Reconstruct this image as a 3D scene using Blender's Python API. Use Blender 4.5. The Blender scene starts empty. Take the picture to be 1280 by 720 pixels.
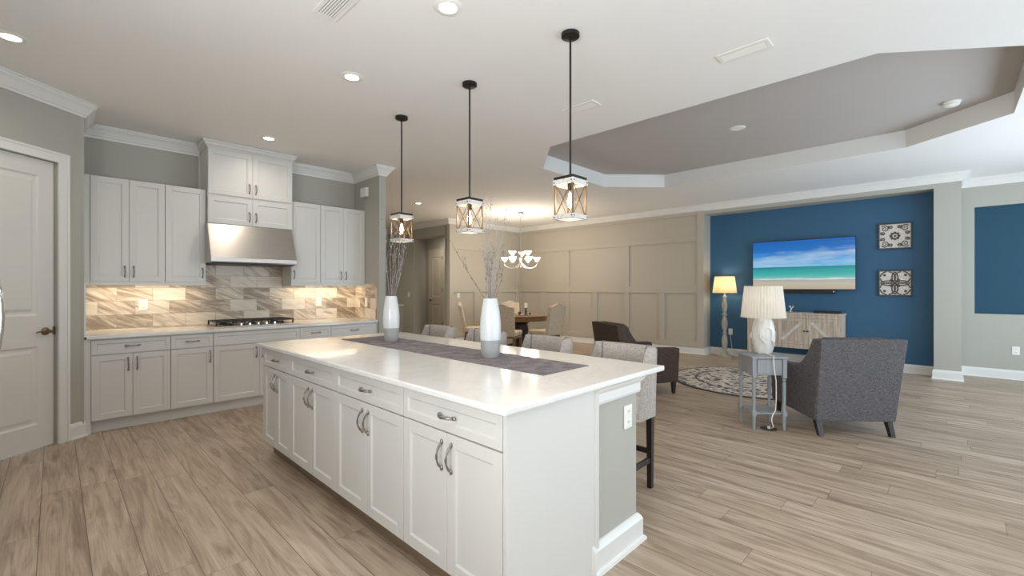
import bpy, bmesh, math, random
from mathutils import Vector, Matrix
C = bpy.context.scene.collection
scn = bpy.context.scene
PI = math.pi
R = math.radians
# ------------------------------------------------------------------ camera
CAM_H = 1.36
cam = bpy.data.cameras.new('camera')
cam.sensor_width = 36.0
cam.lens = 36.0 * 558.0 / 1280.0
cam.clip_start = 0.05
camo = bpy.data.objects.new('camera', cam)
C.objects.link(camo)
camo.location = (0, 0, CAM_H)
camo.rotation_euler = (PI / 2, 0, -math.atan2(572.0, 558.0))
scn.camera = camo
# ------------------------------------------------------------------ view, world
vs = scn.view_settings
vs.view_transform = 'Standard'
vs.look = 'None'
vs.gamma = 1.0
vs.exposure = 0.33
vs.use_curve_mapping = False
scn.cycles.max_bounces = 12
scn.cycles.diffuse_bounces = 10
scn.cycles.glossy_bounces = 4
scn.cycles.transparent_max_bounces = 12
scn.cycles.sample_clamp_indirect = 6.0
scn.cycles.caustics_reflective = False
scn.cycles.caustics_refractive = False
w = bpy.data.worlds.new('daylight_sky')
scn.world = w
w.use_nodes = True
w.node_tree.nodes['Background'].inputs[0].default_value = (0.72, 0.86, 1.0, 1)
w.node_tree.nodes['Background'].inputs[1].default_value = 1.2


def light(name, kind, loc, energy, color=(1, 1, 1), rot=(0, 0, 0), size=0.1, size_y=None, spot=None, blend=0.5):
    l = bpy.data.lights.new(name, kind)
    l.energy = energy
    l.color = color
    if kind == 'AREA':
        if size_y:
            l.shape = 'RECTANGLE'
            l.size = size
            l.size_y = size_y
        else:
            l.shape = 'DISK'
            l.size = size
    else:
        l.shadow_soft_size = size
    if kind == 'SPOT':
        l.spot_size = spot
        l.spot_blend = blend
    o = bpy.data.objects.new(name, l)
    o.location = loc
    o.rotation_euler = rot
    C.objects.link(o)
    return o


DAY = (0.72, 0.86, 1.0)
WARM = (1.0, 0.86, 0.68)
SOFT = (1.0, 0.90, 0.78)
# daylight through the sliding doors (south side) and an added fill light at an unseen window (west side)
light('daylight_door', 'AREA', (2.6, -2.72, 1.25), 62, DAY, (R(130), 0, 0), 3.4, 2.3)
light('daylight_door', 'AREA', (7.2, -2.72, 1.25), 128, DAY, (R(118), 0, 0), 3.4, 2.3)
light('added_window_fill', 'AREA', (-1.28, 0.2, 1.5), 120, (0.93, 0.97, 1.0), (0, R(-138), 0), 1.6, 2.6)  # added fill behind the camera, tilted up to brighten the kitchen ceiling
CAN_W, CAN_POOL = 15, R(165)
PEND_W, CHAND_W, STRIP_W = 2.4, 21, 1.8
CANS = [(-0.207, 4.513), (1.654, 2.152), (1.663, 3.411), (1.691, 5.488), (5.066, 7.548), (-0.2, 2.2), (1.66, 0.6), (3.9, -0.9), (5.05, 9.6), (7.4, 10.3)]  # final cans are unseen; the last one added to brighten the hall


# ------------------------------------------------------------------ material helpers
def new_mat(name):
    m = bpy.data.materials.new(name)
    m.use_nodes = True
    nt = m.node_tree
    return m, nt, nt.nodes['Principled BSDF']


def nd(nt, t, ins=None, **props):
    n = nt.nodes.new(t)
    for k, v in props.items():
        setattr(n, k, v)
    for k, v in (ins or {}).items():
        if hasattr(v, 'is_output') or isinstance(v, bpy.types.NodeSocket):
            nt.links.new(v, n.inputs[k])
        else:
            n.inputs[k].default_value = v
    return n


def mth(nt, op, a, b=0.0, c=None):
    ins = {0: a, 1: b}
    if c is not None:
        ins[2] = c
    return nd(nt, 'ShaderNodeMath', ins, operation=op).outputs[0]


def mix(nt, f, a, b, blend='MIX'):
    n = nd(nt, 'ShaderNodeMix', data_type='RGBA', blend_type=blend)
    for i, v in ((0, f), (6, a), (7, b)):
        if isinstance(v, bpy.types.NodeSocket):
            nt.links.new(v, n.inputs[i])
        else:
            n.inputs[i].default_value = v if i == 0 else (tuple(v) + (1,) if len(v) == 3 else v)
    return n.outputs[2]


def ramp(nt, f, stops, interp='LINEAR'):
    n = nd(nt, 'ShaderNodeValToRGB', {0: f})
    cr = n.color_ramp
    cr.interpolation = interp
    while len(cr.elements) < len(stops):
        cr.elements.new(0.5)
    for e, (p, c) in zip(cr.elements, stops):
        e.position = p
        e.color = tuple(c) + (1,) if len(c) == 3 else c
    return n.outputs[0]


def bump(nt, bs, h, strength=0.2, dist=0.01):
    b = nd(nt, 'ShaderNodeBump', {'Height': h, 'Strength': strength, 'Distance': dist})
    nt.links.new(b.outputs[0], bs.inputs['Normal'])


def srgb(r, g, b):
    f = lambda v: (v / 255 / 12.92) if v / 255 <= 0.04045 else ((v / 255 + 0.055) / 1.055) ** 2.4
    return (f(r), f(g), f(b))


def paint(name, col, rough=0.5, metal=0.0, var=0.03, nscale=6.0, bstr=0.0, bscale=60.0, spec=0.5):
    m, nt, bs = new_mat(name)
    tc = nd(nt, 'ShaderNodeTexCoord').outputs['Object']
    n = nd(nt, 'ShaderNodeTexNoise', {'Vector': tc, 'Scale': nscale, 'Detail': 3.0})
    lo = tuple(max(0, c * (1 - var)) for c in col)
    hi = tuple(min(1, c * (1 + var)) for c in col)
    nt.links.new(mix(nt, n.outputs[0], lo, hi), bs.inputs['Base Color'])
    bs.inputs['Roughness'].default_value = rough
    bs.inputs['Metallic'].default_value = metal
    bs.inputs['Specular IOR Level'].default_value = spec
    if bstr:
        n2 = nd(nt, 'ShaderNodeTexNoise', {'Vector': tc, 'Scale': bscale, 'Detail': 4.0})
        bump(nt, bs, n2.outputs[0], bstr, 0.004)
    return m


def fabric(name, c1, c2, scale=260.0, rough=0.9, stretch=(1, 1, 1)):
    m, nt, bs = new_mat(name)
    tc = nd(nt, 'ShaderNodeTexCoord').outputs['Object']
    a = nd(nt, 'ShaderNodeMapping', {'Vector': tc, 'Scale': (stretch[0], stretch[1], 0.12 * stretch[2])}).outputs[0]
    b = nd(nt, 'ShaderNodeMapping', {'Vector': tc, 'Scale': (0.12 * stretch[0], 0.12 * stretch[1], stretch[2])}).outputs[0]
    na = nd(nt, 'ShaderNodeTexNoise', {'Vector': a, 'Scale': scale, 'Detail': 2.0}).outputs[0]
    nb = nd(nt, 'ShaderNodeTexNoise', {'Vector': b, 'Scale': scale, 'Detail': 2.0}).outputs[0]
    s = mth(nt, 'MULTIPLY', mth(nt, 'ADD', na, nb), 0.5)
    nt.links.new(ramp(nt, s, [(0.40, c1), (0.60, c2)]), bs.inputs['Base Color'])
    bs.inputs['Roughness'].default_value = rough
    bs.inputs['Specular IOR Level'].default_value = 0.15
    bump(nt, bs, s, 0.3, 0.002)
    return m


def wood(name, c1, c2, rough=0.5, axis=2, scale=8.0, contrast=(0.3, 0.7)):
    m, nt, bs = new_mat(name)
    tc = nd(nt, 'ShaderNodeTexCoord').outputs['Object']
    sc = [6.0, 6.0, 6.0]
    sc[axis] = 0.5
    v = nd(nt, 'ShaderNodeMapping', {'Vector': tc, 'Scale': sc}).outputs[0]
    n = nd(nt, 'ShaderNodeTexNoise', {'Vector': v, 'Scale': scale, 'Detail': 6.0, 'Roughness': 0.65}).outputs[0]
    nt.links.new(ramp(nt, n, [(contrast[0], c1), (contrast[1], c2)]), bs.inputs['Base Color'])
    bs.inputs['Roughness'].default_value = rough
    bump(nt, bs, n, 0.15, 0.003)
    return m


def emit(name, col, strength):
    m, nt, bs = new_mat(name)
    bs.inputs['Base Color'].default_value = col + (1,)
    bs.inputs['Emission Color'].default_value = col + (1,)
    bs.inputs['Emission Strength'].default_value = strength
    return m


def glassy(name, tint=(1, 1, 1), gloss=0.12):
    m, nt, bs = new_mat(name)
    t = nd(nt, 'ShaderNodeBsdfTransparent', {0: tint + (1,)})
    g = nd(nt, 'ShaderNodeBsdfGlossy', {0: (1, 1, 1, 1), 1: 0.02})
    mx = nd(nt, 'ShaderNodeMixShader', {0: gloss, 1: t.outputs[0], 2: g.outputs[0]})
    nt.links.new(mx.outputs[0], nt.nodes['Material Output'].inputs[0])
    return m


def shade_mat(name, col, strength, ecol):
    """lit fabric lamp shade: translucent cloth that glows because the lamp inside is on"""
    m, nt, bs = new_mat(name)
    tc = nd(nt, 'ShaderNodeTexCoord').outputs['Object']
    n = nd(nt, 'ShaderNodeTexNoise', {'Vector': tc, 'Scale': 120.0, 'Detail': 2.0}).outputs[0]
    c = mix(nt, n, tuple(x * 0.94 for x in col), col)
    d = nd(nt, 'ShaderNodeBsdfDiffuse', {0: c})
    t = nd(nt, 'ShaderNodeBsdfTranslucent', {0: c})
    mx = nd(nt, 'ShaderNodeMixShader', {0: 0.45, 1: d.outputs[0], 2: t.outputs[0]})
    nt.links.new(mx.outputs[0], nt.nodes['Material Output'].inputs[0])
    return m


def tile_ids(nt, u, v, tw, th, stagger):
    """running-bond cell ids, local coordinates and grout mask"""
    row = mth(nt, 'FLOOR', mth(nt, 'DIVIDE', v, th))
    if stagger == 'half':
        off = mth(nt, 'MULTIPLY', mth(nt, 'MODULO', row, 2.0), 0.5)
    else:
        off = nd(nt, 'ShaderNodeTexWhiteNoise', {'W': mth(nt, 'MULTIPLY', row, 7.31)}, noise_dimensions='1D').outputs[0]
    uu = mth(nt, 'ADD', mth(nt, 'DIVIDE', u, tw), off)
    col = mth(nt, 'FLOOR', uu)
    fu = mth(nt, 'FRACT', uu)
    fv = mth(nt, 'FRACT', mth(nt, 'DIVIDE', v, th))
    idv = nd(nt, 'ShaderNodeCombineXYZ', {0: col, 1: row, 2: 0.0}).outputs[0]
    wn = nd(nt, 'ShaderNodeTexWhiteNoise', {'Vector': idv}, noise_dimensions='3D')
    return fu, fv, wn.outputs[0], wn.outputs[1]


def edge_mask(nt, fu, fv, gu, gv):
    a = mth(nt, 'MINIMUM', fu, mth(nt, 'SUBTRACT', 1.0, fu))
    b = mth(nt, 'MINIMUM', fv, mth(nt, 'SUBTRACT', 1.0, fv))
    return mth(nt, 'MAXIMUM', mth(nt, 'LESS_THAN', a, gu), mth(nt, 'LESS_THAN', b, gv))


def floor_mat():
    m, nt, bs = new_mat('oak_plank_floor')
    tc = nd(nt, 'ShaderNodeTexCoord').outputs['Object']
    s = nd(nt, 'ShaderNodeSeparateXYZ', {0: tc})
    x = mth(nt, 'ADD', s.outputs[0], 0.06 + 18.6)
    fu, fv, rnd, rcol = tile_ids(nt, s.outputs[1], x, 1.5, 0.186, 'random')
    # grain, stretched along the plank, different on every plank
    sh = nd(nt, 'ShaderNodeVectorMath', {0: rcol, 1: (17.0, 31.0, 11.0)}, operation='MULTIPLY').outputs[0]
    v = nd(nt, 'ShaderNodeVectorMath', {0: tc, 1: sh}, operation='ADD').outputs[0]
    v1 = nd(nt, 'ShaderNodeMapping', {'Vector': v, 'Scale': (8.0, 0.75, 1.0)}).outputs[0]
    g1 = nd(nt, 'ShaderNodeTexNoise', {'Vector': v1, 'Scale': 1.5, 'Detail': 8.0, 'Roughness': 0.60, 'Distortion': 1.6}).outputs[0]
    v2 = nd(nt, 'ShaderNodeMapping', {'Vector': v, 'Scale': (85.0, 1.6, 1.0)}).outputs[0]
    g2 = nd(nt, 'ShaderNodeTexNoise', {'Vector': v2, 'Scale': 2.2, 'Detail': 4.0}).outputs[0]
    g = mth(nt, 'ADD', mth(nt, 'MULTIPLY', g1, 0.70), mth(nt, 'MULTIPLY', g2, 0.30))
    base = ramp(nt, g, [(0.32, srgb(132, 112, 95)), (0.43, srgb(162, 143, 124)), (0.53, srgb(184, 166, 147)), (0.68, srgb(202, 187, 170))])
    tint = ramp(nt, rnd, [(0.0, (0.91, 0.89, 0.87)), (0.5, (1.0, 0.99, 0.97)), (1.0, (1.06, 1.05, 1.04))])
    c = mix(nt, 1.0, base, tint, 'MULTIPLY')
    em = edge_mask(nt, fu, fv, 0.0008, 0.011)
    c = mix(nt, mth(nt, 'MULTIPLY', em, 0.75), c, srgb(88, 72, 58))
    nt.links.new(c, bs.inputs['Base Color'])
    nt.links.new(mth(nt, 'ADD', mth(nt, 'MULTIPLY', g2, 0.15), 0.33), bs.inputs['Roughness'])
    bs.inputs['Specular IOR Level'].default_value = 0.4
    h = mth(nt, 'SUBTRACT', mth(nt, 'MULTIPLY', g, 0.4), mth(nt, 'MULTIPLY', em, 0.6))
    bump(nt, bs, h, 0.12, 0.004)
    return m


def splash_mat():
    m, nt, bs = new_mat('marbled_stone_tile')
    tc = nd(nt, 'ShaderNodeTexCoord').outputs['Object']
    s = nd(nt, 'ShaderNodeSeparateXYZ', {0: tc})
    u = mth(nt, 'ADD', mth(nt, 'SUBTRACT', s.outputs[0], s.outputs[1]), 5.904 + 6.02)
    v = mth(nt, 'SUBTRACT', s.outputs[2], 0.9245 - 0.293)
    fu, fv, rnd, rcol = tile_ids(nt, u, v, 0.301, 0.1465, 'half')
    uv = nd(nt, 'ShaderNodeCombineXYZ', {0: u, 1: s.outputs[2], 2: mth(nt, 'MULTIPLY', rnd, 40.0)}).outputs[0]
    ang = ramp(nt, rnd, [(0.0, (0.15,) * 3), (0.45, (0.55,) * 3), (0.55, (0.0,) * 3), (1.0, (0.75,) * 3)])
    rot = nd(nt, 'ShaderNodeVectorRotate', {'Vector': uv, 'Angle': mth(nt, 'MULTIPLY', ang, 1.1)}, rotation_type='Z_AXIS').outputs[0]
    mp = nd(nt, 'ShaderNodeMapping', {'Vector': rot, 'Scale': (2.2, 15.0, 1.0)}).outputs[0]
    n = nd(nt, 'ShaderNodeTexNoise', {'Vector': mp, 'Scale': 1.5, 'Detail': 6.0, 'Roughness': 0.6, 'Distortion': 0.7}).outputs[0]
    amt = mth(nt, 'ADD', mth(nt, 'MULTIPLY', nd(nt, 'ShaderNodeSeparateXYZ', {0: rcol}).outputs[1], 0.34), -0.17)
    n = mth(nt, 'ADD', n, amt)
    c = ramp(nt, n, [(0.30, srgb(150, 132, 112)), (0.42, srgb(188, 170, 148)), (0.52, srgb(216, 202, 182)), (0.70, srgb(226, 215, 197))])
    em = edge_mask(nt, fu, fv, 0.007, 0.014)
    c = mix(nt, mth(nt, 'MULTIPLY', em, 0.9), c, srgb(158, 145, 128))
    nt.links.new(c, bs.inputs['Base Color'])
    bs.inputs['Roughness'].default_value = 0.3
    bump(nt, bs, mth(nt, 'SUBTRACT', 1.0, em), 0.2, 0.002)
    return m


def quartz_mat():
    m, nt, bs = new_mat('white_quartz')
    tc = nd(nt, 'ShaderNodeTexCoord').outputs['Object']
    a = nd(nt, 'ShaderNodeTexNoise', {'Vector': tc, 'Scale': 2.2, 'Detail': 8.0, 'Roughness': 0.6, 'Distortion': 1.6}).outputs[0]
    vein = mth(nt, 'ABSOLUTE', mth(nt, 'SUBTRACT', a, 0.5))
    c = ramp(nt, vein, [(0.0, srgb(225, 222, 218)), (0.012, srgb(229, 227, 223)), (0.05, srgb(232, 230, 227)), (0.2, srgb(234, 232, 229))])
    b = nd(nt, 'ShaderNodeTexNoise', {'Vector': tc, 'Scale': 90.0, 'Detail': 2.0}).outputs[0]
    c = mix(nt, mth(nt, 'MULTIPLY', mth(nt, 'GREATER_THAN', b, 0.66), 0.18), c, srgb(190, 186, 180))
    nt.links.new(c, bs.inputs['Base Color'])
    bs.inputs['Roughness'].default_value = 0.09
    bs.inputs['Specular IOR Level'].default_value = 0.55
    return m


def steel_mat():
    m, nt, bs = new_mat('brushed_steel')
    tc = nd(nt, 'ShaderNodeTexCoord').outputs['Object']
    v = nd(nt, 'ShaderNodeMapping', {'Vector': tc, 'Scale': (1.5, 90.0, 90.0)}).outputs[0]
    n = nd(nt, 'ShaderNodeTexNoise', {'Vector': v, 'Scale': 5.0, 'Detail': 3.0}).outputs[0]
    nt.links.new(ramp(nt, n, [(0.3, (0.52, 0.49, 0.46)), (0.7, (0.62, 0.59, 0.555))]), bs.inputs['Base Color'])
    bs.inputs['Metallic'].default_value = 1.0
    bs.inputs['Roughness'].default_value = 0.36
    bs.inputs['Anisotropic'].default_value = 0.65
    bs.inputs['Anisotropic Rotation'].default_value = 0.25
    tg = nd(nt, 'ShaderNodeTangent', direction_type='RADIAL', axis='Z')
    nt.links.new(tg.outputs[0], bs.inputs['Tangent'])
    return m


def rug_mat():
    m, nt, bs = new_mat('medallion_rug')
    tc = nd(nt, 'ShaderNodeTexCoord').outputs['Object']
    s = nd(nt, 'ShaderNodeSeparateXYZ', {0: tc})
    r = mth(nt, 'SQRT', mth(nt, 'ADD', mth(nt, 'MULTIPLY', s.outputs[0], s.outputs[0]), mth(nt, 'MULTIPLY', s.outputs[1], s.outputs[1])))
    flat = nd(nt, 'ShaderNodeMapping', {'Vector': tc, 'Scale': (1, 1, 0)}).outputs[0]
    wob = nd(nt, 'ShaderNodeTexNoise', {'Vector': flat, 'Scale': 7.0, 'Detail': 2.0}).outputs[1]
    wv = nd(nt, 'ShaderNodeVectorMath', {0: wob, 1: (0.10, 0.10, 0.0)}, operation='MULTIPLY').outputs[0]
    fv = nd(nt, 'ShaderNodeVectorMath', {0: flat, 1: wv}, operation='ADD').outputs[0]
    vo = nd(nt, 'ShaderNodeTexVoronoi', {'Vector': fv, 'Scale': 2.3, 'Randomness': 0.45})
    d = vo.outputs['Distance']
    ring = mth(nt, 'SINE', mth(nt, 'MULTIPLY', d, 26.0))
    vo2 = nd(nt, 'ShaderNodeTexVoronoi', {'Vector': fv, 'Scale': 10.0, 'Randomness': 0.8})
    pet = mth(nt, 'SINE', mth(nt, 'MULTIPLY', vo2.outputs['Distance'], 11.0))
    k = mth(nt, 'ADD', mth(nt, 'MULTIPLY', ring, 0.6), mth(nt, 'MULTIPLY', pet, 0.55))
    c = ramp(nt, mth(nt, 'ADD', mth(nt, 'MULTIPLY', k, 0.5), 0.5),
             [(0.0, srgb(104, 94, 85)), (0.27, srgb(124, 112, 102)), (0.33, srgb(206, 197, 184)), (0.62, srgb(180, 168, 152)), (0.70, srgb(150, 137, 122)), (0.80, srgb(218, 211, 200))], 'CONSTANT')
    blue = mth(nt, 'GREATER_THAN', nd(nt, 'ShaderNodeTexNoise', {'Vector': flat, 'Scale': 2.6}).outputs[0], 0.62)
    dark = mth(nt, 'LESS_THAN', k, -0.3)
    c = mix(nt, mth(nt, 'MULTIPLY', blue, dark), c, srgb(72, 80, 112))
    c = mix(nt, mth(nt, 'GREATER_THAN', r, 1.105), c, srgb(84, 72, 62))
    line = mth(nt, 'LESS_THAN', mth(nt, 'ABSOLUTE', mth(nt, 'SUBTRACT', r, 0.80)), 0.018)
    c = mix(nt, line, c, srgb(96, 84, 74))
    nt.links.new(c, bs.inputs['Base Color'])
    bs.inputs['Roughness'].default_value = 0.95
    n = nd(nt, 'ShaderNodeTexNoise', {'Vector': tc, 'Scale': 220.0}).outputs[0]
    bump(nt, bs, n, 0.4, 0.004)
    return m


def screen_mat():
    """beach picture shown on the television; local x across the screen, z up, in metres"""
    m, nt, bs = new_mat('screen_picture')
    tc = nd(nt, 'ShaderNodeTexCoord').outputs['Object']
    s = nd(nt, 'ShaderNodeSeparateXYZ', {0: tc})
    v = mth(nt, 'DIVIDE', mth(nt, 'ADD', s.outputs[2], 0.445), 0.89)
    sky = ramp(nt, v, [(0.46, srgb(120, 190, 228)), (0.60, srgb(70, 160, 225)), (0.80, srgb(14, 112, 196)), (1.0, srgb(6, 96, 180))])
    sl = nd(nt, 'ShaderNodeMapping', {'Vector': tc, 'Rotation': (0, R(9), 0), 'Scale': (1.3, 1.0, 9.0)}).outputs[0]
    n = nd(nt, 'ShaderNodeTexNoise', {'Vector': sl, 'Scale': 1.6, 'Detail': 6.0, 'Roughness': 0.55, 'Distortion': 0.3}).outputs[0]
    band = mth(nt, 'SUBTRACT', 1.0, mth(nt, 'MULTIPLY', mth(nt, 'ABSOLUTE', mth(nt, 'SUBTRACT', mth(nt, 'ADD', v, mth(nt, 'MULTIPLY', s.outputs[0], -0.11)), 0.61)), 7.0))
    cl = nd(nt, 'ShaderNodeClamp', {0: mth(nt, 'ADD', mth(nt, 'MULTIPLY', mth(nt, 'SUBTRACT', n, 0.42), 2.0), mth(nt, 'MULTIPLY', band, 0.45))}).outputs[0]
    sky = mix(nt, mth(nt, 'MULTIPLY', cl, 0.75), sky, srgb(205, 222, 236))
    wv = nd(nt, 'ShaderNodeMapping', {'Vector': tc, 'Scale': (1.5, 1.0, 28.0)}).outputs[0]
    wn = nd(nt, 'ShaderNodeTexNoise', {'Vector': wv, 'Scale': 2.0, 'Detail': 4.0}).outputs[0]
    vv = mth(nt, 'ADD', v, mth(nt, 'MULTIPLY', mth(nt, 'SUBTRACT', wn, 0.5), 0.07))
    sea = ramp(nt, vv, [(0.0, srgb(186, 174, 154)), (0.12, srgb(196, 186, 168)), (0.19, srgb(170, 176, 170)), (0.205, srgb(226, 232, 230)), (0.23, srgb(120, 190, 186)),
                        (0.30, srgb(62, 178, 172)), (0.40, srgb(36, 160, 160)), (0.455, srgb(20, 132, 150))])
    c = mix(nt, mth(nt, 'GREATER_THAN', v, 0.46), sea, sky)
    bs.inputs['Base Color'].default_value = (0.01, 0.01, 0.01, 1)
    bs.inputs['Roughness'].default_value = 0.25
    nt.links.new(c, bs.inputs['Emission Color'])
    bs.inputs['Emission Strength'].default_value = 0.72
    return m


def floral_mat(name):
    m, nt, bs = new_mat(name)
    tc = nd(nt, 'ShaderNodeTexCoord').outputs['Object']
    v = nd(nt, 'ShaderNodeMapping', {'Vector': tc, 'Scale': (60, 8, 60)}).outputs[0]
    n = nd(nt, 'ShaderNodeTexNoise', {'Vector': v, 'Scale': 1.0, 'Detail': 5.0}).outputs[0]
    nt.links.new(ramp(nt, n, [(0.3, srgb(196, 188, 180)), (0.55, srgb(228, 222, 214))]), bs.inputs['Base Color'])
    bs.inputs['Roughness'].default_value = 0.7
    return m


M = {}
M['floor'] = floor_mat()
M['wall'] = paint('greige_wall_paint', srgb(176, 174, 164), 0.7, var=0.015, bstr=0.08, bscale=120)
M['wainscot'] = paint('wainscot_paint', srgb(184, 177, 163), 0.5, var=0.012)
M['blue'] = paint('blue_accent_paint', srgb(52, 97, 130), 0.6, var=0.03, bstr=0.06, bscale=120)
M['teal'] = paint('teal_niche_paint', srgb(10, 68, 92), 0.6, var=0.03)
M['ceiling'] = paint('ceiling_paint', srgb(238, 236, 232), 0.85, var=0.01, bstr=0.35, bscale=38)
M['tray'] = paint('tray_grey_paint', srgb(184, 178, 173), 0.7, var=0.015)
M['trim'] = paint('white_trim_paint', srgb(228, 227, 223), 0.35, var=0.01)
M['cab'] = paint('white_cabinet_paint', srgb(215, 213, 208), 0.33, var=0.012)
M['door'] = paint('door_paint', srgb(222, 219, 212), 0.38, var=0.012)
M['quartz'] = quartz_mat()
M['splash'] = splash_mat()
M['steel'] = steel_mat()
M['chrome'] = paint('chrome', (0.75, 0.75, 0.75), 0.12, 1.0, var=0.01)
M['pull'] = paint('pewter_pull', (0.36, 0.33, 0.30), 0.3, 1.0, var=0.15, nscale=40)
M['bronze'] = paint('aged_bronze', (0.26, 0.18, 0.10), 0.35, 1.0, var=0.2, nscale=30)
M['black'] = paint('black_enamel', (0.018, 0.016, 0.015), 0.4)
M['darkmetal'] = paint('dark_bronze_metal', (0.03, 0.026, 0.023), 0.45, 0.6, var=0.15)
M['espresso'] = wood('espresso_wood', (0.012, 0.009, 0.008), (0.035, 0.026, 0.022), 0.35)
M['plate'] = paint('white_plastic', srgb(238, 236, 230), 0.35, var=0.005)
M['whitewood'] = wood('distressed_white_wood', srgb(150, 140, 130), srgb(206, 203, 200), 0.6, axis=0, contrast=(0.28, 0.48))
M['wire'] = paint('dark_brass_wire', srgb(92, 74, 52), 0.5, var=0.1)
M['brasswood'] = wood('weathered_tan_wood', srgb(92, 72, 50), srgb(132, 106, 76), 0.55)
M['wash'] = wood('whitewashed_oak', srgb(160, 141, 122), srgb(212, 198, 182), 0.6, axis=2, scale=5, contrast=(0.30, 0.62))
M['washx'] = wood('whitewashed_oak_pale', srgb(184, 172, 160), srgb(226, 219, 210), 0.6, axis=0, scale=5, contrast=(0.30, 0.62))
M['greytable'] = wood('grey_painted_wood', srgb(138, 142, 145), srgb(160, 164, 167), 0.45, axis=2, scale=3)
M['greylamp'] = wood('limed_grey_wood', srgb(140, 136, 124), srgb(186, 181, 168), 0.6)
M['runner'] = fabric('mottled_grey_runner', srgb(104, 99, 102), srgb(140, 134, 137), 110)
M['stool'] = fabric('oatmeal_grey_tweed', srgb(150, 143, 137), srgb(190, 182, 174), 330)
M['chair'] = fabric('charcoal_linen', srgb(76, 74, 76), srgb(116, 113, 115), 300)
M['chair_warmlit'] = fabric('warmlit_linen', srgb(62, 52, 46), srgb(92, 80, 71), 300)  # same linen as the other armchair, warm lamplight tinted in as brown
M['linen'] = fabric('cream_linen', srgb(176, 160, 136), srgb(214, 200, 178), 200)
M['tablewood'] = wood('dark_walnut', srgb(92, 68, 46), srgb(150, 120, 88), 0.35, axis=0)
M['tabledark'] = wood('walnut_pedestal', srgb(40, 28, 20), srgb(70, 50, 36), 0.4)
M['vasewhite'] = paint('white_glaze', srgb(212, 214, 215), 0.15, var=0.01)
M['vasegrey'] = paint('grey_glaze', srgb(158, 158, 156), 0.35, var=0.04)
M['ceramic'] = paint('white_ceramic', srgb(226, 223, 217), 0.28, var=0.01, bstr=0.5, bscale=26)
M['twig'] = paint('silvery_twig', srgb(126, 118, 112), 0.8, var=0.25, nscale=30)
M['twigpale'] = paint('frosted_twig', srgb(158, 153, 151), 0.8, var=0.2, nscale=30)
M['shade_white'] = shade_mat('pleated_white_cloth', srgb(246, 241, 231), 1, WARM)
M['shade_cream'] = shade_mat('cream_drum_cloth', srgb(250, 226, 176), 1, WARM)
M['frost'] = emit('frosted_glass_lit', (1.0, 0.93, 0.82), 1.7)
M['can_lit'] = emit('downlight_lens_lit', (1.0, 0.97, 0.92), 6.0)
M['strip_lit'] = emit('under_cabinet_led', (1.0, 0.88, 0.70), 5.0)
M['filament'] = emit('filament_lit', (1.0, 0.66, 0.30), 16.0)
M['bulb'] = glassy('clear_amber_bulb', (1.0, 0.93, 0.82), 0.10)
M['pane'] = glassy('window_glass', (1, 1, 1), 0.06)
M['screen'] = screen_mat()
M['rug'] = rug_mat()
M['nickel'] = paint('satin_nickel', (0.62, 0.60, 0.56), 0.3, 1.0, var=0.05)
M['candle'] = paint('ivory_wax', srgb(240, 230, 208), 0.5)
M['art_ground'] = floral_mat('carved_panel_white')
M['art_brown'] = paint('carved_panel_brown', srgb(92, 82, 76), 0.7, var=0.15, nscale=30)
M['slate'] = paint('slate_frame', srgb(70, 74, 80), 0.6, var=0.1)
M['halldoor'] = paint('hall_door_paint', srgb(206, 196, 180), 0.45, var=0.01)
M['brown_cover'] = paint('brown_floor_plate', srgb(70, 50, 38), 0.4, var=0.1)
M['toe'] = paint('shaded_toe_kick', srgb(132, 112, 92), 0.6)  # white toe kick with the shade of its recess painted in as brown
M['gap'] = paint('shadow_gap', srgb(120, 116, 110), 0.6)  # vent backing: shade between the slats painted as flat grey


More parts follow.
